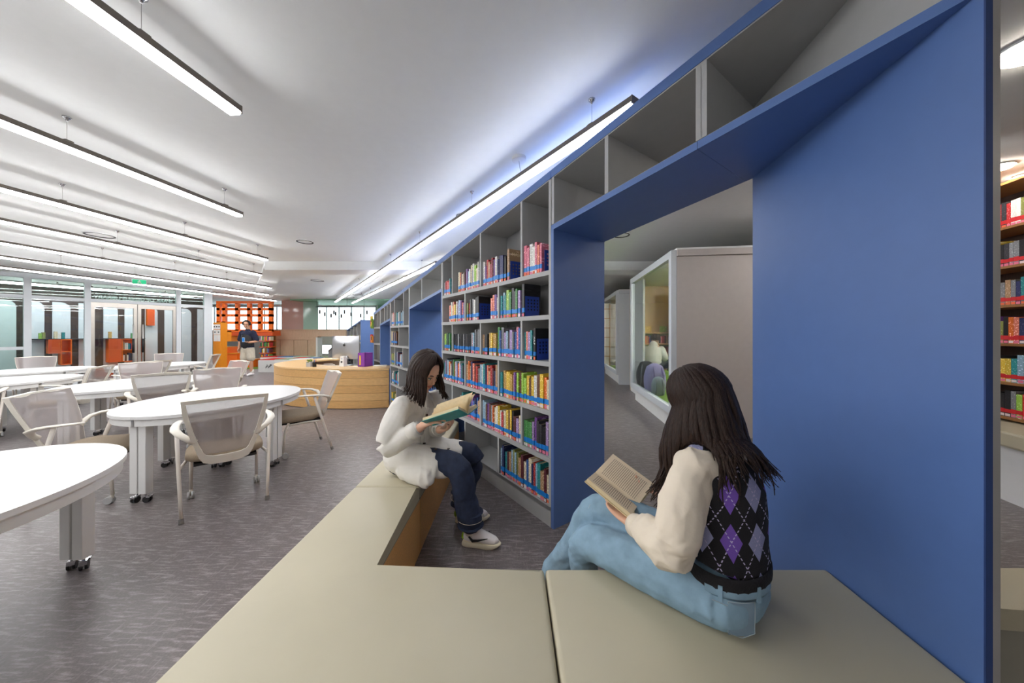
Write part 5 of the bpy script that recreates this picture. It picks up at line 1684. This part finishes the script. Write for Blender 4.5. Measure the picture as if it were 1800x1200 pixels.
# ------------------------------------------------------------------ woman in white, on the side bench
w1 = thing('person', 'woman in a long white shirt and dark jeans reading on the side bench', 'person', (-.74, 2.25, SEAT))
FT = Vector((.83, -.55, 0)); RT = Vector((-.55, -.83, 0))       # torso facing, her right
pel, wai, che, nek = Vector((-.735, 2.28, .54)), Vector((-.725, 2.27, .68)), Vector((-.685, 2.24, .84)), Vector((-.625, 2.205, .955))
hd = Vector((-.578, 2.165, 1.135)); fd = Vector((.72, -.44, -.52))
sR, sL = nek + RT * .155 + Vector((0, 0, -.035)), nek - RT * .155 + Vector((0, 0, -.035))
eR, wR = Vector((-.752, 2.015, .700)), Vector((-.545, 1.975, .826))
eL, wL = Vector((-.575, 2.40, .700)), Vector((-.475, 2.135, .752))
hipR, hipL = pel + RT * .075 + Vector((0, 0, -.02)), pel - RT * .075 + Vector((0, 0, -.02))
kR, aR = Vector((-.372, 2.085, .535)), Vector((-.268, 2.115, .085))
kL, aL = Vector((-.292, 2.285, .530)), Vector((-.365, 2.385, .085))
b = MB()
at1, B1 = head_shape(b, hd, fd)
limb(b, [nek + Vector((-.02, .01, -.03)), nek + Vector((.012, -.006, .06)), hd + Vector((-.025, .015, -.03))], [.050, .046, .050])
limb(b, [pel, wai, che, nek + Vector((0, 0, -.03))], [(.10, .13), (.085, .115), (.09, .135), (.05, .07)], side=tuple(FT))
limb(b, [sR, eR, wR], [.042, .036, .026]); limb(b, [sL, eL, wL], [.042, .036, .026])
limb(b, [che + Vector((0, 0, .06)), sR], [.05, .045]); limb(b, [che + Vector((0, 0, .06)), sL], [.05, .045])
limb(b, [hipR, kR, kR.lerp(aR, .5) + Vector((.015, 0, 0)), aR], [.06, .045, .04, .032]); limb(b, [hipL, kL, kL.lerp(aL, .5), aL], [.06, .045, .04, .032])
hand(b, wR + (wR - eR).normalized() * .01, Vector((.86, -.18, .42)), Vector((.25, .3, -.9)), Vector((.1, .55, .75)), curl=(.25, .35, .3), s=.95)
hand(b, wL + (wL - eL).normalized() * .01, Vector((.78, -.45, .35)), Vector((-.2, -.3, .93)), Vector((.4, .8, .2)), curl=(.45, .55, .45), s=.95)
skin_obj(b, 'body', 'skin', w1, .0046, 3)
face_bits(w1, at1, B1)
# shirt
b = MB()
limb(b, [pel + Vector((0, 0, -.035)), pel + Vector((0, 0, .05)), wai, che, nek + Vector((-.01, 0, -.055))], [(.135, .165), (.135, .165), (.125, .158), (.122, .172), (.075, .115)], side=tuple(FT), n=20)
limb(b, [nek + Vector((-.01, .005, -.05)), nek + Vector((.004, -.003, .012))], [.066, .057])
limb(b, [che + Vector((0, 0, .05)), sR + Vector((0, 0, -.005))], [.075, .066]); limb(b, [che + Vector((0, 0, .05)), sL + Vector((0, 0, -.005))], [.075, .066])
fR = eR.lerp(wR, .72); fL = eL.lerp(wL, .72)
limb(b, [sR, sR.lerp(eR, .55) + Vector((-.02, -.02, 0)), eR + Vector((-.012, -.008, -.012)), fR], [.070, .076, .072, .046]); limb(b, [sL, eL, fL], [.068, .070, .046])
limb(b, [hipR + Vector((0, 0, .02)), hipR.lerp(kR, .45) + Vector((0, -.01, .015)), hipR.lerp(kR, .80) + Vector((.0, 0, -.005))], [(.115, .115), (.098, .105), (.086, .096)], side=(0, 0, 1))
limb(b, [hipL + Vector((0, 0, .02)), hipL.lerp(kL, .5) + Vector((0, 0, .015)), hipL.lerp(kL, .87)], [(.115, .115), (.098, .105), (.086, .10)], side=(0, 0, 1))
# hanging hem on the near side
limb(b, [Vector((-.72, 2.115, .485)), Vector((-.60, 2.05, .485)), Vector((-.52, 2.02, .47))], [(.060, .045), (.066, .040), (.062, .034)], side=(0, 0, 1))
skin_obj(b, 'shirt', 'cotton_white', w1, .007, 5, (.0075, 12, (1, 1, .5)))
for nm, e, f_, ww in (('cuff', eR, fR, wR), ('cuff', eL, fL, wL)):
    ax = (ww - e).normalized(); m = MB()
    m.tube([f_ - ax * .035, f_ - ax * .033, f_ + ax * .030, f_ + ax * .033, f_ + ax * .028], [.046, .053, .050, .046, .034], 18, cap=True)
    m.build(nm, 'cotton_white', w1, smooth=True, world=True)
cl = MB()
for q in (-1, 1):
    sd = RT * q; pts = []
    for k in range(8):
        a_ = math.radians(6 + 165 * k / 7)
        dr = FT * math.cos(a_) + sd * math.sin(a_)
        inn = nek + dr * .055 + Vector((0, 0, .022))
        if k == 0: outp = nek + FT * .098 + sd * .034 + Vector((0, 0, -.062))
        else: outp = nek + dr * (.088 - .002 * k) + Vector((0, 0, -.034 + .004 * k))
        pts += [inn, inn.lerp(outp, .5) + dr * .008 + Vector((0, 0, .004)), outp, outp - dr * .006 - Vector((0, 0, .002))]
    fs = []
    for k in range(7):
        for j in range(3): fs.append((4 * k + j, 4 * k + j + 1, 4 * k + 5 + j, 4 * k + 4 + j))
    cl.add(pts, fs)
cl.build('collar', 'cotton_white', w1, smooth=True, world=True)
pk = MB()
pc = [nek + FT * .078 + Vector((0, 0, -.06)), che + FT * .128 + Vector((0, 0, .02)), wai + FT * .134 + Vector((0, 0, .05)), wai + FT * .138 + Vector((0, 0, -.05))]
pk.tube(pc, [(.003, .016)] * 4, 8, side=tuple(FT)); pk.build('placket', 'cotton_white', w1, smooth=True, world=True)
for p in (pc[1] + FT * .004 + Vector((0, 0, -.02)), pc[2] + FT * .006, pc[3] + FT * .004 + Vector((.01, 0, .01)), Vector((-.50, 2.11, .63)), Vector((-.42, 2.13, .625))):
    T_ = Matrix.Translation(p) @ (FT.to_track_quat('Z', 'Y').to_matrix().to_4x4() if p.z > .64 else Matrix.Identity(4))
    MB().lathe([(.0095, 0), (.0095, .004), (.006, .005)], 12, T=T_).build('button', 'button', w1, world=True)
# jeans
b = MB()
limb(b, [hipR, kR + Vector((0, 0, .0)), kR.lerp(aR, .5) + Vector((.015, 0, 0)), aR + Vector((-.005, 0, .075))], [.092, (.080, .074), (.078, .074), (.080, .082)])
limb(b, [hipL, kL, kL.lerp(aL, .5), aL + Vector((0, 0, .075))], [.092, (.078, .074), (.076, .074), (.078, .080)])
limb(b, [hipR, hipL], [.10, .10])
skin_obj(b, 'jeans', 'denim_navy', w1, .007, 4, (.006, 11, (1, 1, .7)))
for k_, a_ in ((kR, aR), (kL, aL)):
    c_ = a_ + Vector((-.003, 0, .10)); m = MB()
    m.tube([c_ + Vector((.0865 * math.cos(2 * PI * k / 20), .0865 * math.sin(2 * PI * k / 20), -.004)) for k in range(21)], .0016, 5)
    m.build('hem_stitch', 'stitch', w1, smooth=True, world=True)
    m = MB(); m.tube([a_ + Vector((-.004, 0, .045)), a_ + Vector((-.004, 0, .050)), a_ + Vector((-.004, 0, .135)), a_ + Vector((-.002, 0, .15))], [.080, .087, .084, .070], 24); m.build('turned_hem', 'denim_navy', w1, smooth=False, world=True)
for a_ in (aR, aL):
    m = MB(); m.tube([a_ + Vector((-.004, 0, -.01)), a_ + Vector((0, 0, .035))], [.037, .034], 14); m.build('sock', 'cotton_white', w1, smooth=True, world=True)
sneaker(w1, (aR.x - .055, aR.y + .012, .002), (.98, -.16), name='right_shoe')
sneaker(w1, (aL.x - .055, aL.y + .0, .002), (.99, .10), name='left_shoe')
def push1(p):
    for cpt, r in ((nek + Vector((0, 0, -.03)), .085), (sR, .082), (sL, .082), (che, .15)):
        v_ = p - cpt
        if v_.length < r: p = cpt + v_.normalized() * r
    return p
hair_locks(w1, hd, fd, lambda ph, r: .150 + .035 * r.random() + (.02 if abs(ph) > 120 else 0), .22, push1, n=420, seed=5, mat='hair_brown', face_gap=46, flick=.13, r0=.0135)

# her book
def open_book(name, label, Sf, Sh, v1, v2, thick, cover, group=None, fan=False, page='printed_page', flip=True):
    Sf, Sh, v1, v2 = map(Vector, (Sf, Sh, v1, v2))
    t = thing(name, label, 'book', tuple(Sf), 0)
    ax = (Sh - Sf)
    up = (v1.normalized() * -1).cross(ax.normalized())
    up = (v1.normalized() + v2.normalized()) * .0 + ax.normalized().cross(v1.normalized())
    if up.z < 0: up = -up
    n1 = ax.normalized().cross(v1.normalized()); n1 = n1 if n1.z > 0 else -n1
    n2 = ax.normalized().cross(v2.normalized()); n2 = n2 if n2.z > 0 else -n2
    for v_, nn_, nm in ((v1, n1, 'cover_half'), (v2, n2, 'cover_half')):
        q = [Sf, Sf + v_ * 1.04, Sh + v_ * 1.04, Sh]
        m = MB(); vs = [p - nn_ * .0015 for p in q] + [p + nn_ * .0015 for p in q]
        m.add(vs, [(0, 1, 2, 3), (7, 6, 5, 4), (0, 4, 5, 1), (1, 5, 6, 2), (2, 6, 7, 3), (3, 7, 4, 0)]).build(nm, cover, t, world=True)
        # page block with an arched top
        m = MB(); K = 8; vs = []
        for e, base in ((0, Sf + ax * .02), (1, Sh - ax * .02)):
            for k in range(K + 1):
                s_ = k / K
                hgt = thick * (math.sin(min(1, s_ * 3.2) * PI / 2) * .95 + .12) * (1 - .12 * s_)
                if s_ == 0: hgt = thick * .15
                vs.append(base + v_ * s_ * .985 + nn_ * (hgt + .002))
            for k in range(K + 1):
                vs.append(base + v_ * (k / K) * .985 + nn_ * .0018)
        n = K + 1
        fs = []
        for k in range(K):
            fs += [(2 * n + k, 2 * n + k + 1, k + 1, k), (n + k, n + k + 1, 3 * n + k + 1, 3 * n + k), (k, k + 1, n + k + 1, n + k), (3 * n + k, 3 * n + k + 1, 2 * n + k + 1, 2 * n + k)]
        fs += [(K, 2 * n + K, 3 * n + K, n + K), (0, n, 3 * n, 2 * n)]
        mats_i = []
        m.add(vs, fs)
        m.m = [1 if (i % 4 == 0 and i < 4 * K) else 0 for i in range(len(fs))]
        o = m.build('page_block', ['page_edge', page], t, world=True)
        uvl = o.data.uv_layers.new(name='UVMap')
        for poly in o.data.polygons:
            for li in poly.loop_indices:
                vi = o.data.loops[li].vertex_index
                k = (vi % n) / K; e = 0.0 if vi < 2 * n else 1.0
                uvl.data[li].uv = (k, e)
    return t, n1, n2
Sf, Sh = Vector((-.498, 2.03, .808)), Vector((-.262, 1.935, .902))
bk1, n1, n2 = open_book('open_book', 'open teal-covered book held by the woman in white', Sf, Sh, (-.035, -.130, .062), (.045, .125, .018), .020, M('teal_cover', (52, 160, 158), .4, var=.08, scale=20), page='paper_cream')
# leaves caught mid-turn
for i in range(5):
    a_ = .35 + .33 * i
    ax = (Sh - Sf)
    d0 = Vector((-.02, -.10, .05)).normalized(); 
    dirv = (d0 * math.cos(a_) + Vector((.0, .0, 1)) * math.sin(a_) * 1.0 + Vector((.03, .10, .02)).normalized() * (1 - math.cos(a_)) * .6).normalized()
    b0, b1 = Sf + ax * .03 + n1 * .012, Sh - ax * .03 + n1 * .012
    m = MB(); vs = []
    for k in range(7):
        s_ = k / 6
        p = dirv * (.125 * s_) + Vector((.02, .05, -.01)) * (s_ ** 2) * .8
        vs += [b0 + p, b1 + p]
    m.add(vs, [(2 * k, 2 * k + 1, 2 * k + 3, 2 * k + 2) for k in range(6)]).build('turning_leaf', 'paper_cream', bk1, smooth=True, world=True)

# ------------------------------------------------------------------ woman in the argyle vest, on the near bench
w2 = thing('person', 'woman with long brown hair in an argyle vest reading on the near bench', 'person', (.74, 1.13, SEAT))
F2 = Vector((-.6, .8, 0)); L2 = Vector((-.8, -.6, 0))
pel, wai, che, nek = Vector((.750, 1.135, .525)), Vector((.772, 1.150, .67)), Vector((.785, 1.195, .83)), Vector((.768, 1.245, .945))
hd = Vector((.755, 1.305, 1.120)); fd = Vector((-.62, .62, -.48))
sL, sR = nek + L2 * .150 + Vector((0, 0, -.035)), nek - L2 * .150 + Vector((0, 0, -.035))
eL, wL = Vector((.528, 1.055, .695)), Vector((.480, 1.280, .632))
eR, wR = Vector((.905, 1.475, .690)), Vector((.700, 1.505, .655))
hipL, hipR = pel + L2 * .085 + Vector((0, 0, -.015)), pel - L2 * .080 + Vector((0, 0, -.005))
kR, aR = Vector((.402, 1.475, .585)), Vector((.205, 1.63, .16))
kL, aL = Vector((.330, 1.415, .468)), Vector((.34, 1.52, .07))
b = MB()
at2, B2 = head_shape(b, hd, fd)
limb(b, [nek + Vector((.01, -.02, -.03)), nek + Vector((0, .01, .05)), hd + Vector((.015, -.02, -.03))], [.050, .046, .050])
limb(b, [pel, wai, che, nek + Vector((0, 0, -.03))], [(.09, .13), (.08, .11), (.085, .13), (.05, .07)], side=tuple(F2))
limb(b, [sR, eR, wR], [.040, .034, .026]); limb(b, [sL, eL, wL], [.040, .034, .026])
limb(b, [che + Vector((0, 0, .06)), sR], [.05, .045]); limb(b, [che + Vector((0, 0, .06)), sL], [.05, .045])
limb(b, [hipR, hipR.lerp(kR, .5) + Vector((0, 0, .01)), kR, kR.lerp(aR, .5), aR + Vector((0, 0, .03))], [.06, .05, .04, .036, .032]); limb(b, [hipL, hipL.lerp(kL, .45) + Vector((0, 0, .01)), kL, kL.lerp(aL, .55), aL], [.06, .05, .04, .036, .032])
hand(b, wL + Vector((-.004, .012, -.006)), Vector((-.42, .86, .12)), Vector((.25, .1, .95)), Vector((.75, .45, .3)), curl=(.10, .2, .25), s=.92, thumb=(.5, .8, .1))
hand(b, wR + Vector((-.012, 0, 0)), Vector((-.80, -.05, .35)), Vector((-.30, -.3, .88)), Vector((-.1, -.9, .3)), curl=(.2, .35, .35), s=.95)
skin_obj(b, 'body', 'skin', w2, .0046, 3)
face_bits(w2, at2, B2)
b = MB()   # blouse sleeves and collar stand
fL = eL.lerp(wL, .78); fR = eR.lerp(wR, .75)
limb(b, [sL + Vector((.02, .01, 0)), sL.lerp(eL, .5) + Vector((-.01, -.01, -.005)), eL + Vector((.0, -.004, -.008)), eL.lerp(wL, .5) + Vector((0, 0, .0)), fL], [(.070, .066), (.080, .074), (.074, .070), (.066, .062), (.042, .042)])
limb(b, [sR, sR.lerp(eR, .5), eR, fR], [.068, .074, .068, .042])
limb(b, [sL, che + Vector((0, 0, .06)), sR], [.066, .07, .066])
limb(b, [nek + Vector((0, 0, -.03)), nek + Vector((-.004, .006, .022))], [.062, .056])
skin_obj(b, 'blouse', 'cotton_cream', w2, .006, 4, (.0085, 12, (1, 1, .8)))
for e, f_, ww in ((eL, fL, wL), (eR, fR, wR)):
    ax = (ww - e).normalized(); m = MB()
    m.tube([f_ - ax * .016, f_ - ax * .014, f_ + ax * .036, f_ + ax * .038, f_ + ax * .030], [.040, .0465, .043, .040, .030], 18)
    m.build('cuff', 'cotton_cream', w2, smooth=True, world=True)
m = MB()
for q in (-1, 1):
    p0 = nek + F2 * .056 + Vector((0, 0, .030))
    tip = nek + F2 * .085 - L2 * (-.055 * q) + Vector((0, 0, -.035)); side_ = nek + L2 * (.060 * q) + Vector((0, 0, .035)) - F2 * .01
    m.add([p0, tip, side_, p0 + F2 * .006, tip + F2 * .006, side_ + F2 * .006], [(0, 1, 2), (5, 4, 3), (0, 3, 4, 1), (1, 4, 5, 2), (2, 5, 3, 0)])
m.build('collar', 'cotton_cream', w2, world=True)
b = MB()   # knitted vest
limb(b, [pel + Vector((.004, -.004, .055)), wai + Vector((0, 0, -.01)), che, nek + Vector((0, 0, -.055))], [(.118, .158), (.116, .150), (.120, .160), (.085, .115)], side=tuple(F2), n=20)
limb(b, [che + Vector((0, 0, .055)), sL.lerp(nek, .38) + Vector((0, 0, -.012))], [.080, .070]); limb(b, [che + Vector((0, 0, .055)), sR.lerp(nek, .38) + Vector((0, 0, -.012))], [.080, .070])
skin_obj(b, 'knit_vest', 'argyle_knit', w2, .007, 4, (.005, 7, (1, 1, 1)))
m = MB(); c_ = pel + Vector((.003, -.003, .075))
ring = [c_ + F2 * (.121 * math.cos(2 * PI * k / 28)) + L2 * (.161 * math.sin(2 * PI * k / 28)) for k in range(29)]
m.tube(ring, [(.026, .006)] * 29, 8, side=(0, 0, 1)); m.build('vest_rib', 'vest_black', w2, smooth=True, world=True)
b = MB()   # jeans
limb(b, [pel + Vector((0, 0, .04)), pel + Vector((.0, -.005, -.01))], [(.118, .150), (.125, .160)], side=tuple(F2), n=18)
limb(b, [hipL + Vector((0.01, 0, .005)), hipL.lerp(kL, .45) + Vector((0, 0, .01)), kL, kL.lerp(aL, .55), aL], [(.105, .105), (.092, .090), .070, .060, .050])
limb(b, [hipR, hipR.lerp(kR, .5) + Vector((0, 0, .01)), kR, kR.lerp(aR, .5), aR + Vector((0, 0, .03))], [(.105, .10), (.088, .085), .068, .064, .056])
skin_obj(b, 'jeans', 'denim_light', w2, .006, 4, (.0055, 12, (1, 1, 1)))
# seams, back pocket, rivet
m = MB(); d_ = Vector((-.02, -.10, -.01))
m.tube([hipL + Vector((-.02, -.098, .045)), hipL.lerp(kL, .3) + Vector((-.03, -.080, .038)), hipL.lerp(kL, .6) + Vector((-.03, -.066, .040)), hipL.lerp(kL, .85) + Vector((-.03, -.055, .03))], .0014, 5)
m.tube([kR + Vector((-.05, -.030, .038)), kR.lerp(aR, .3) + Vector((-.050, -.038, .0)), kR.lerp(aR, .6) + Vector((-.048, -.036, 0))], .0014, 5)
m.build('seam_stitch', 'stitch_pale', w2, smooth=True, world=True)
def on_hip(a_, z, r=1.0):
    """point on the hip surface by angle from her left towards her back"""
    return Vector((pel.x, pel.y, z)) + L2 * (.164 * r * math.cos(a_)) - F2 * (.128 * r * math.sin(a_))
m = MB(); a0, a1 = .50, 1.05
grid = []
for zi in range(6):
    for ai in range(6):
        grid.append(on_hip(a0 + (a1 - a0) * ai / 5, .455 + .105 * zi / 5, 1.015 if zi not in (0,) else 1.0))
m.add(grid, [(6 * i + k, 6 * i + k + 1, 6 * i + 7 + k, 6 * i + 6 + k) for i in range(5) for k in range(5)]).build('back_pocket', M('denim_pocket', (128, 150, 168), .85, var=.1, bump=.3, bscale=20), w2, smooth=True, world=True)
m = MB(); ring = [on_hip(a0 + (a1 - a0) * t, .560, 1.025) for t in (0, .25, .5, .75, 1)] + [on_hip(a1, .51, 1.025), on_hip(a1, .462, 1.02)] + [on_hip((a0 + a1) / 2, .452, 1.02), on_hip(a0, .462, 1.02), on_hip(a0, .51, 1.025), on_hip(a0, .560, 1.025)]
m.tube(ring, .0013, 5); m.build('pocket_stitch', 'stitch_pale', w2, smooth=True, world=True)
m = MB(); m.tube([on_hip(.02 + 1.6 * k / 10, .578, 1.0) for k in range(11)], [(.016, .003)] * 11, 6, side=(0, 0, 1)); m.build('waistband', 'denim_light', w2, smooth=True, world=True)
for a_ in (.35, 1.15):
    p = on_hip(a_, .578, 1.02); MB().box(-.006, .006, -.003, .003, -.024, .024, T=Matrix.Translation(p) @ Matrix.Rotation(math.atan2(p.y - pel.y, p.x - pel.x) - PI / 2, 4, 'Z')).build('belt_loop', 'denim_light', w2, world=True)
MB().sphere(on_hip(.12, .545, 1.02), .005, 8, 6).build('rivet', 'chrome', w2, smooth=True, world=True)
sneaker(w2, (.335, 1.47, .002), (-.5, .86), name='left_shoe')
def push2(p):
    for cpt, r in ((nek + Vector((0, 0, -.03)), .088), (sR, .090), (sL, .090), (che + Vector((0, 0, .03)), .155), (wai, .15)):
        v_ = p - cpt
        if v_.length < r: p = cpt + v_.normalized() * r
    return p
def sides2(ph, r):
    return ph
hair_locks(w2, hd, fd, lambda ph, r: .28 + .09 * r.random() + (.04 if abs(ph) > 110 else (.02 if ph > 0 else -.03)), .20, push2, n=620, seed=11, mat='hair_brown', face_gap=44, flick=.16, r0=.0125)
Sf2, Sh2 = Vector((.540, 1.382, .640)), Vector((.385, 1.505, .735))
bk2, _, _ = open_book('open_book', 'open paperback with printed pages held by the woman in the vest', Sf2, Sh2, (.108, .082, .055), (-.068, -.105, .012), .016, 'paper_cream')

# ------------------------------------------------------------------ man standing by the orange nook
mp = (-8.73, 10.62)
mn = thing('person', 'man in navy tee, black bag and beige shorts standing by the orange nook', 'person', (mp[0], mp[1], 0))
def MPt(x, y, z): return Vector((mp[0] + x, mp[1] + y, z))      # x to image right, y away
b = MB(); hd = MPt(-.02, -.03, 1.68)
at3, B3 = head_shape(b, hd, (.30, -.93, -.15), s=1.05)
limb(b, [MPt(0, .02, 1.46), MPt(-.01, 0, 1.62)], [.062, .058])
limb(b, [MPt(0, 0, .95), MPt(0, 0, 1.15), MPt(0, 0, 1.36), MPt(0, 0, 1.46)], [(.11, .16), (.11, .15), (.12, .19), (.07, .10)], side=(0, 1, 0))
for q in (-1, 1):
    limb(b, [MPt(q * .09, 0, .92), MPt(q * .11, -.01, .50), MPt(q * .12, .02, .08)], [.095, .062, .042])
    limb(b, [MPt(q * .12, -.02, .045), MPt(q * .14, -.16, .035)], [.04, .035])
limb(b, [MPt(-.20, 0, 1.42), MPt(-.27, .02, 1.15), MPt(-.25, -.06, .90)], [.058, .046, .032])
limb(b, [MPt(.20, 0, 1.42), MPt(.29, .02, 1.16), MPt(.20, -.20, 1.10)], [.058, .046, .032])
hand(b, MPt(-.25, -.06, .89), (0, -.1, -1), (1, 0, 0), (0, -1, 0))
hand(b, MPt(.20, -.21, 1.10), (-.5, -.75, .2), (0, 0, 1), (1, -.3, 0))
skin_obj(b, 'body', 'skin_tan', mn, .007, 3)
face_bits(mn, at3, B3, 1.05, 'hair_black')
b = MB()
limb(b, [MPt(0, 0, .93), MPt(0, 0, 1.15), MPt(0, 0, 1.38), MPt(0, .0, 1.47)], [(.14, .195), (.135, .18), (.14, .21), (.085, .12)], side=(0, 1, 0), n=18)
limb(b, [MPt(-.18, 0, 1.42), MPt(-.265, .015, 1.19)], [.085, .075]); limb(b, [MPt(.18, 0, 1.42), MPt(.28, .015, 1.19)], [.085, .075])
skin_obj(b, 'tee_shirt', M('navy_cotton', (30, 34, 58), .9, var=.1), mn, .010, 3)
b = MB(); limb(b, [MPt(0, -.04, .98), MPt(0, -.05, 1.18), MPt(0, -.04, 1.34)], [(.13, .19), (.13, .185), (.11, .15)], side=(0, 1, 0), n=18)
skin_obj(b, 'bag_vest', M('black_nylon', (26, 26, 30), .6, var=.2), mn, .012, 2)
b = MB()
limb(b, [MPt(0, 0, .95), MPt(0, 0, .84)], [(.135, .19), (.13, .19)], side=(0, 1, 0))
for q in (-1, 1): limb(b, [MPt(q * .09, 0, .86), MPt(q * .115, -.005, .58)], [.115, .115])
skin_obj(b, 'shorts', M('beige_twill', (206, 196, 178), .9, var=.06), mn, .010, 3)
for q in (-1, 1):
    b = MB(); limb(b, [MPt(q * .12, .05, .05), MPt(q * .125, -.06, .05), MPt(q * .145, -.19, .035)], [(.045, .048), (.045, .05), (.03, .045)]); skin_obj(b, 'shoe', 'sneaker_white', mn, .008, 2)
    MB().tube([MPt(q * .12, .02, .09), MPt(q * .12, .02, .20)], .050, 12).build('sock', 'paper', mn, smooth=True, world=True)
hair_locks(mn, hd, (.30, -.93, .05), lambda ph, r: .02, .05, lambda p: p, n=90, seed=2, s=1.05, mat='hair_black', face_gap=62, flick=0, r0=.018)
t = thing('mobile_phone', 'pale phone in the hand of the standing man', 'phone', tuple(MPt(.13, -.33, 1.12)), .4)
MB().bbox(-.035, .035, -.006, .006, 0, .14, .004).build('phone_body', 'paper', t); MB().box(-.031, .031, -.0075, -.006, .008, .132).build('screen', 'band_blue', t)

# ------------------------------------------------------------------ reader inside the near pod
pp_ = Vector((3.09, 7.07, 0))
pr = thing('person', 'hunched reader in a white hoodie sitting inside the near pod', 'person', (pp_.x, pp_.y, .35))
b = MB(); hd = pp_ + Vector((.09, .05, 1.24)); 
head_shape(b, hd, (.6, .6, -.5))
limb(b, [pp_ + Vector((0, 0, .70)), pp_ + Vector((0, 0, .9)), pp_ + Vector((.04, .02, 1.08)), hd + Vector((-.02, -.02, -.06))], [(.10, .14), (.10, .14), (.09, .14), .05], side=(.7, .7, 0))
limb(b, [pp_ + Vector((-.1, .1, 1.04)), pp_ + Vector((-.08, .25, .85)), pp_ + Vector((.08, .32, .85))], [.05, .042, .032])
limb(b, [pp_ + Vector((.16, -.08, 1.04)), pp_ + Vector((.25, -.05, .85)), pp_ + Vector((.25, .16, .85))], [.05, .042, .032])
for q in (-1, 1): limb(b, [pp_ + Vector((.07 * q, -.07 * q, .70)), pp_ + Vector((.30 + .07 * q, .30 - .07 * q, .72)), pp_ + Vector((.32 + .07 * q, .32 - .07 * q, .36))], [.08, .06, .04])
hand(b, pp_ + Vector((.09, .32, .85)), (.8, .1, 0), (0, 0, 1), (0, -1, 0)); hand(b, pp_ + Vector((.25, .17, .85)), (0, 1, 0), (0, 0, 1), (-1, 0, 0))
skin_obj(b, 'body', 'skin', pr, .008, 3)
b = MB()
limb(b, [pp_ + Vector((0, 0, .68)), pp_ + Vector((-.01, -.01, .9)), pp_ + Vector((.03, .02, 1.08))], [(.15, .19), (.15, .19), (.12, .18)], side=(.7, .7, 0), n=18)
limb(b, [pp_ + Vector((-.1, .1, 1.04)), pp_ + Vector((-.08, .25, .85)), pp_ + Vector((.06, .31, .85))], [.08, .07, .05]); limb(b, [pp_ + Vector((.16, -.08, 1.04)), pp_ + Vector((.25, -.05, .85)), pp_ + Vector((.25, .14, .85))], [.08, .07, .05])
limb(b, [pp_ + Vector((.02, 0, 1.10)), pp_ + Vector((.02, 0, 1.14))], [.10, .09])
skin_obj(b, 'hoodie', 'cotton_white', pr, .012, 4)
b = MB()
for q in (-1, 1): limb(b, [pp_ + Vector((.07 * q, -.07 * q, .70)), pp_ + Vector((.30 + .07 * q, .30 - .07 * q, .72)), pp_ + Vector((.32 + .07 * q, .32 - .07 * q, .42))], [.11, .08, .07])
skin_obj(b, 'trousers', 'denim_navy', pr, .012, 3)
hair_locks(pr, hd, (.6, .6, -.2), lambda ph, r: .03, .05, lambda p: p, n=80, seed=4, mat='hair_black', face_gap=60, flick=0, r0=.018)
t = thing('pod_bench', 'low green bench block under the reader in the pod', 'bench', (pp_.x, pp_.y, .31), PZ)
MB().bbox(-.35, .35, -.30, .22, 0, .28, .02).build('block', 'carpet_green', t)
# ------------------------------------------------------------------ books too small to pick apart, joined
so = STUFF.build('distant_books', [M('far_book_' + k.replace(' ', '_'), COLS[k], .6) for k in STUFF_COLS] + ['band_blue'])
tag(so, 'rows of small distant books on the far and pod shelves', 'books', kind='stuff')
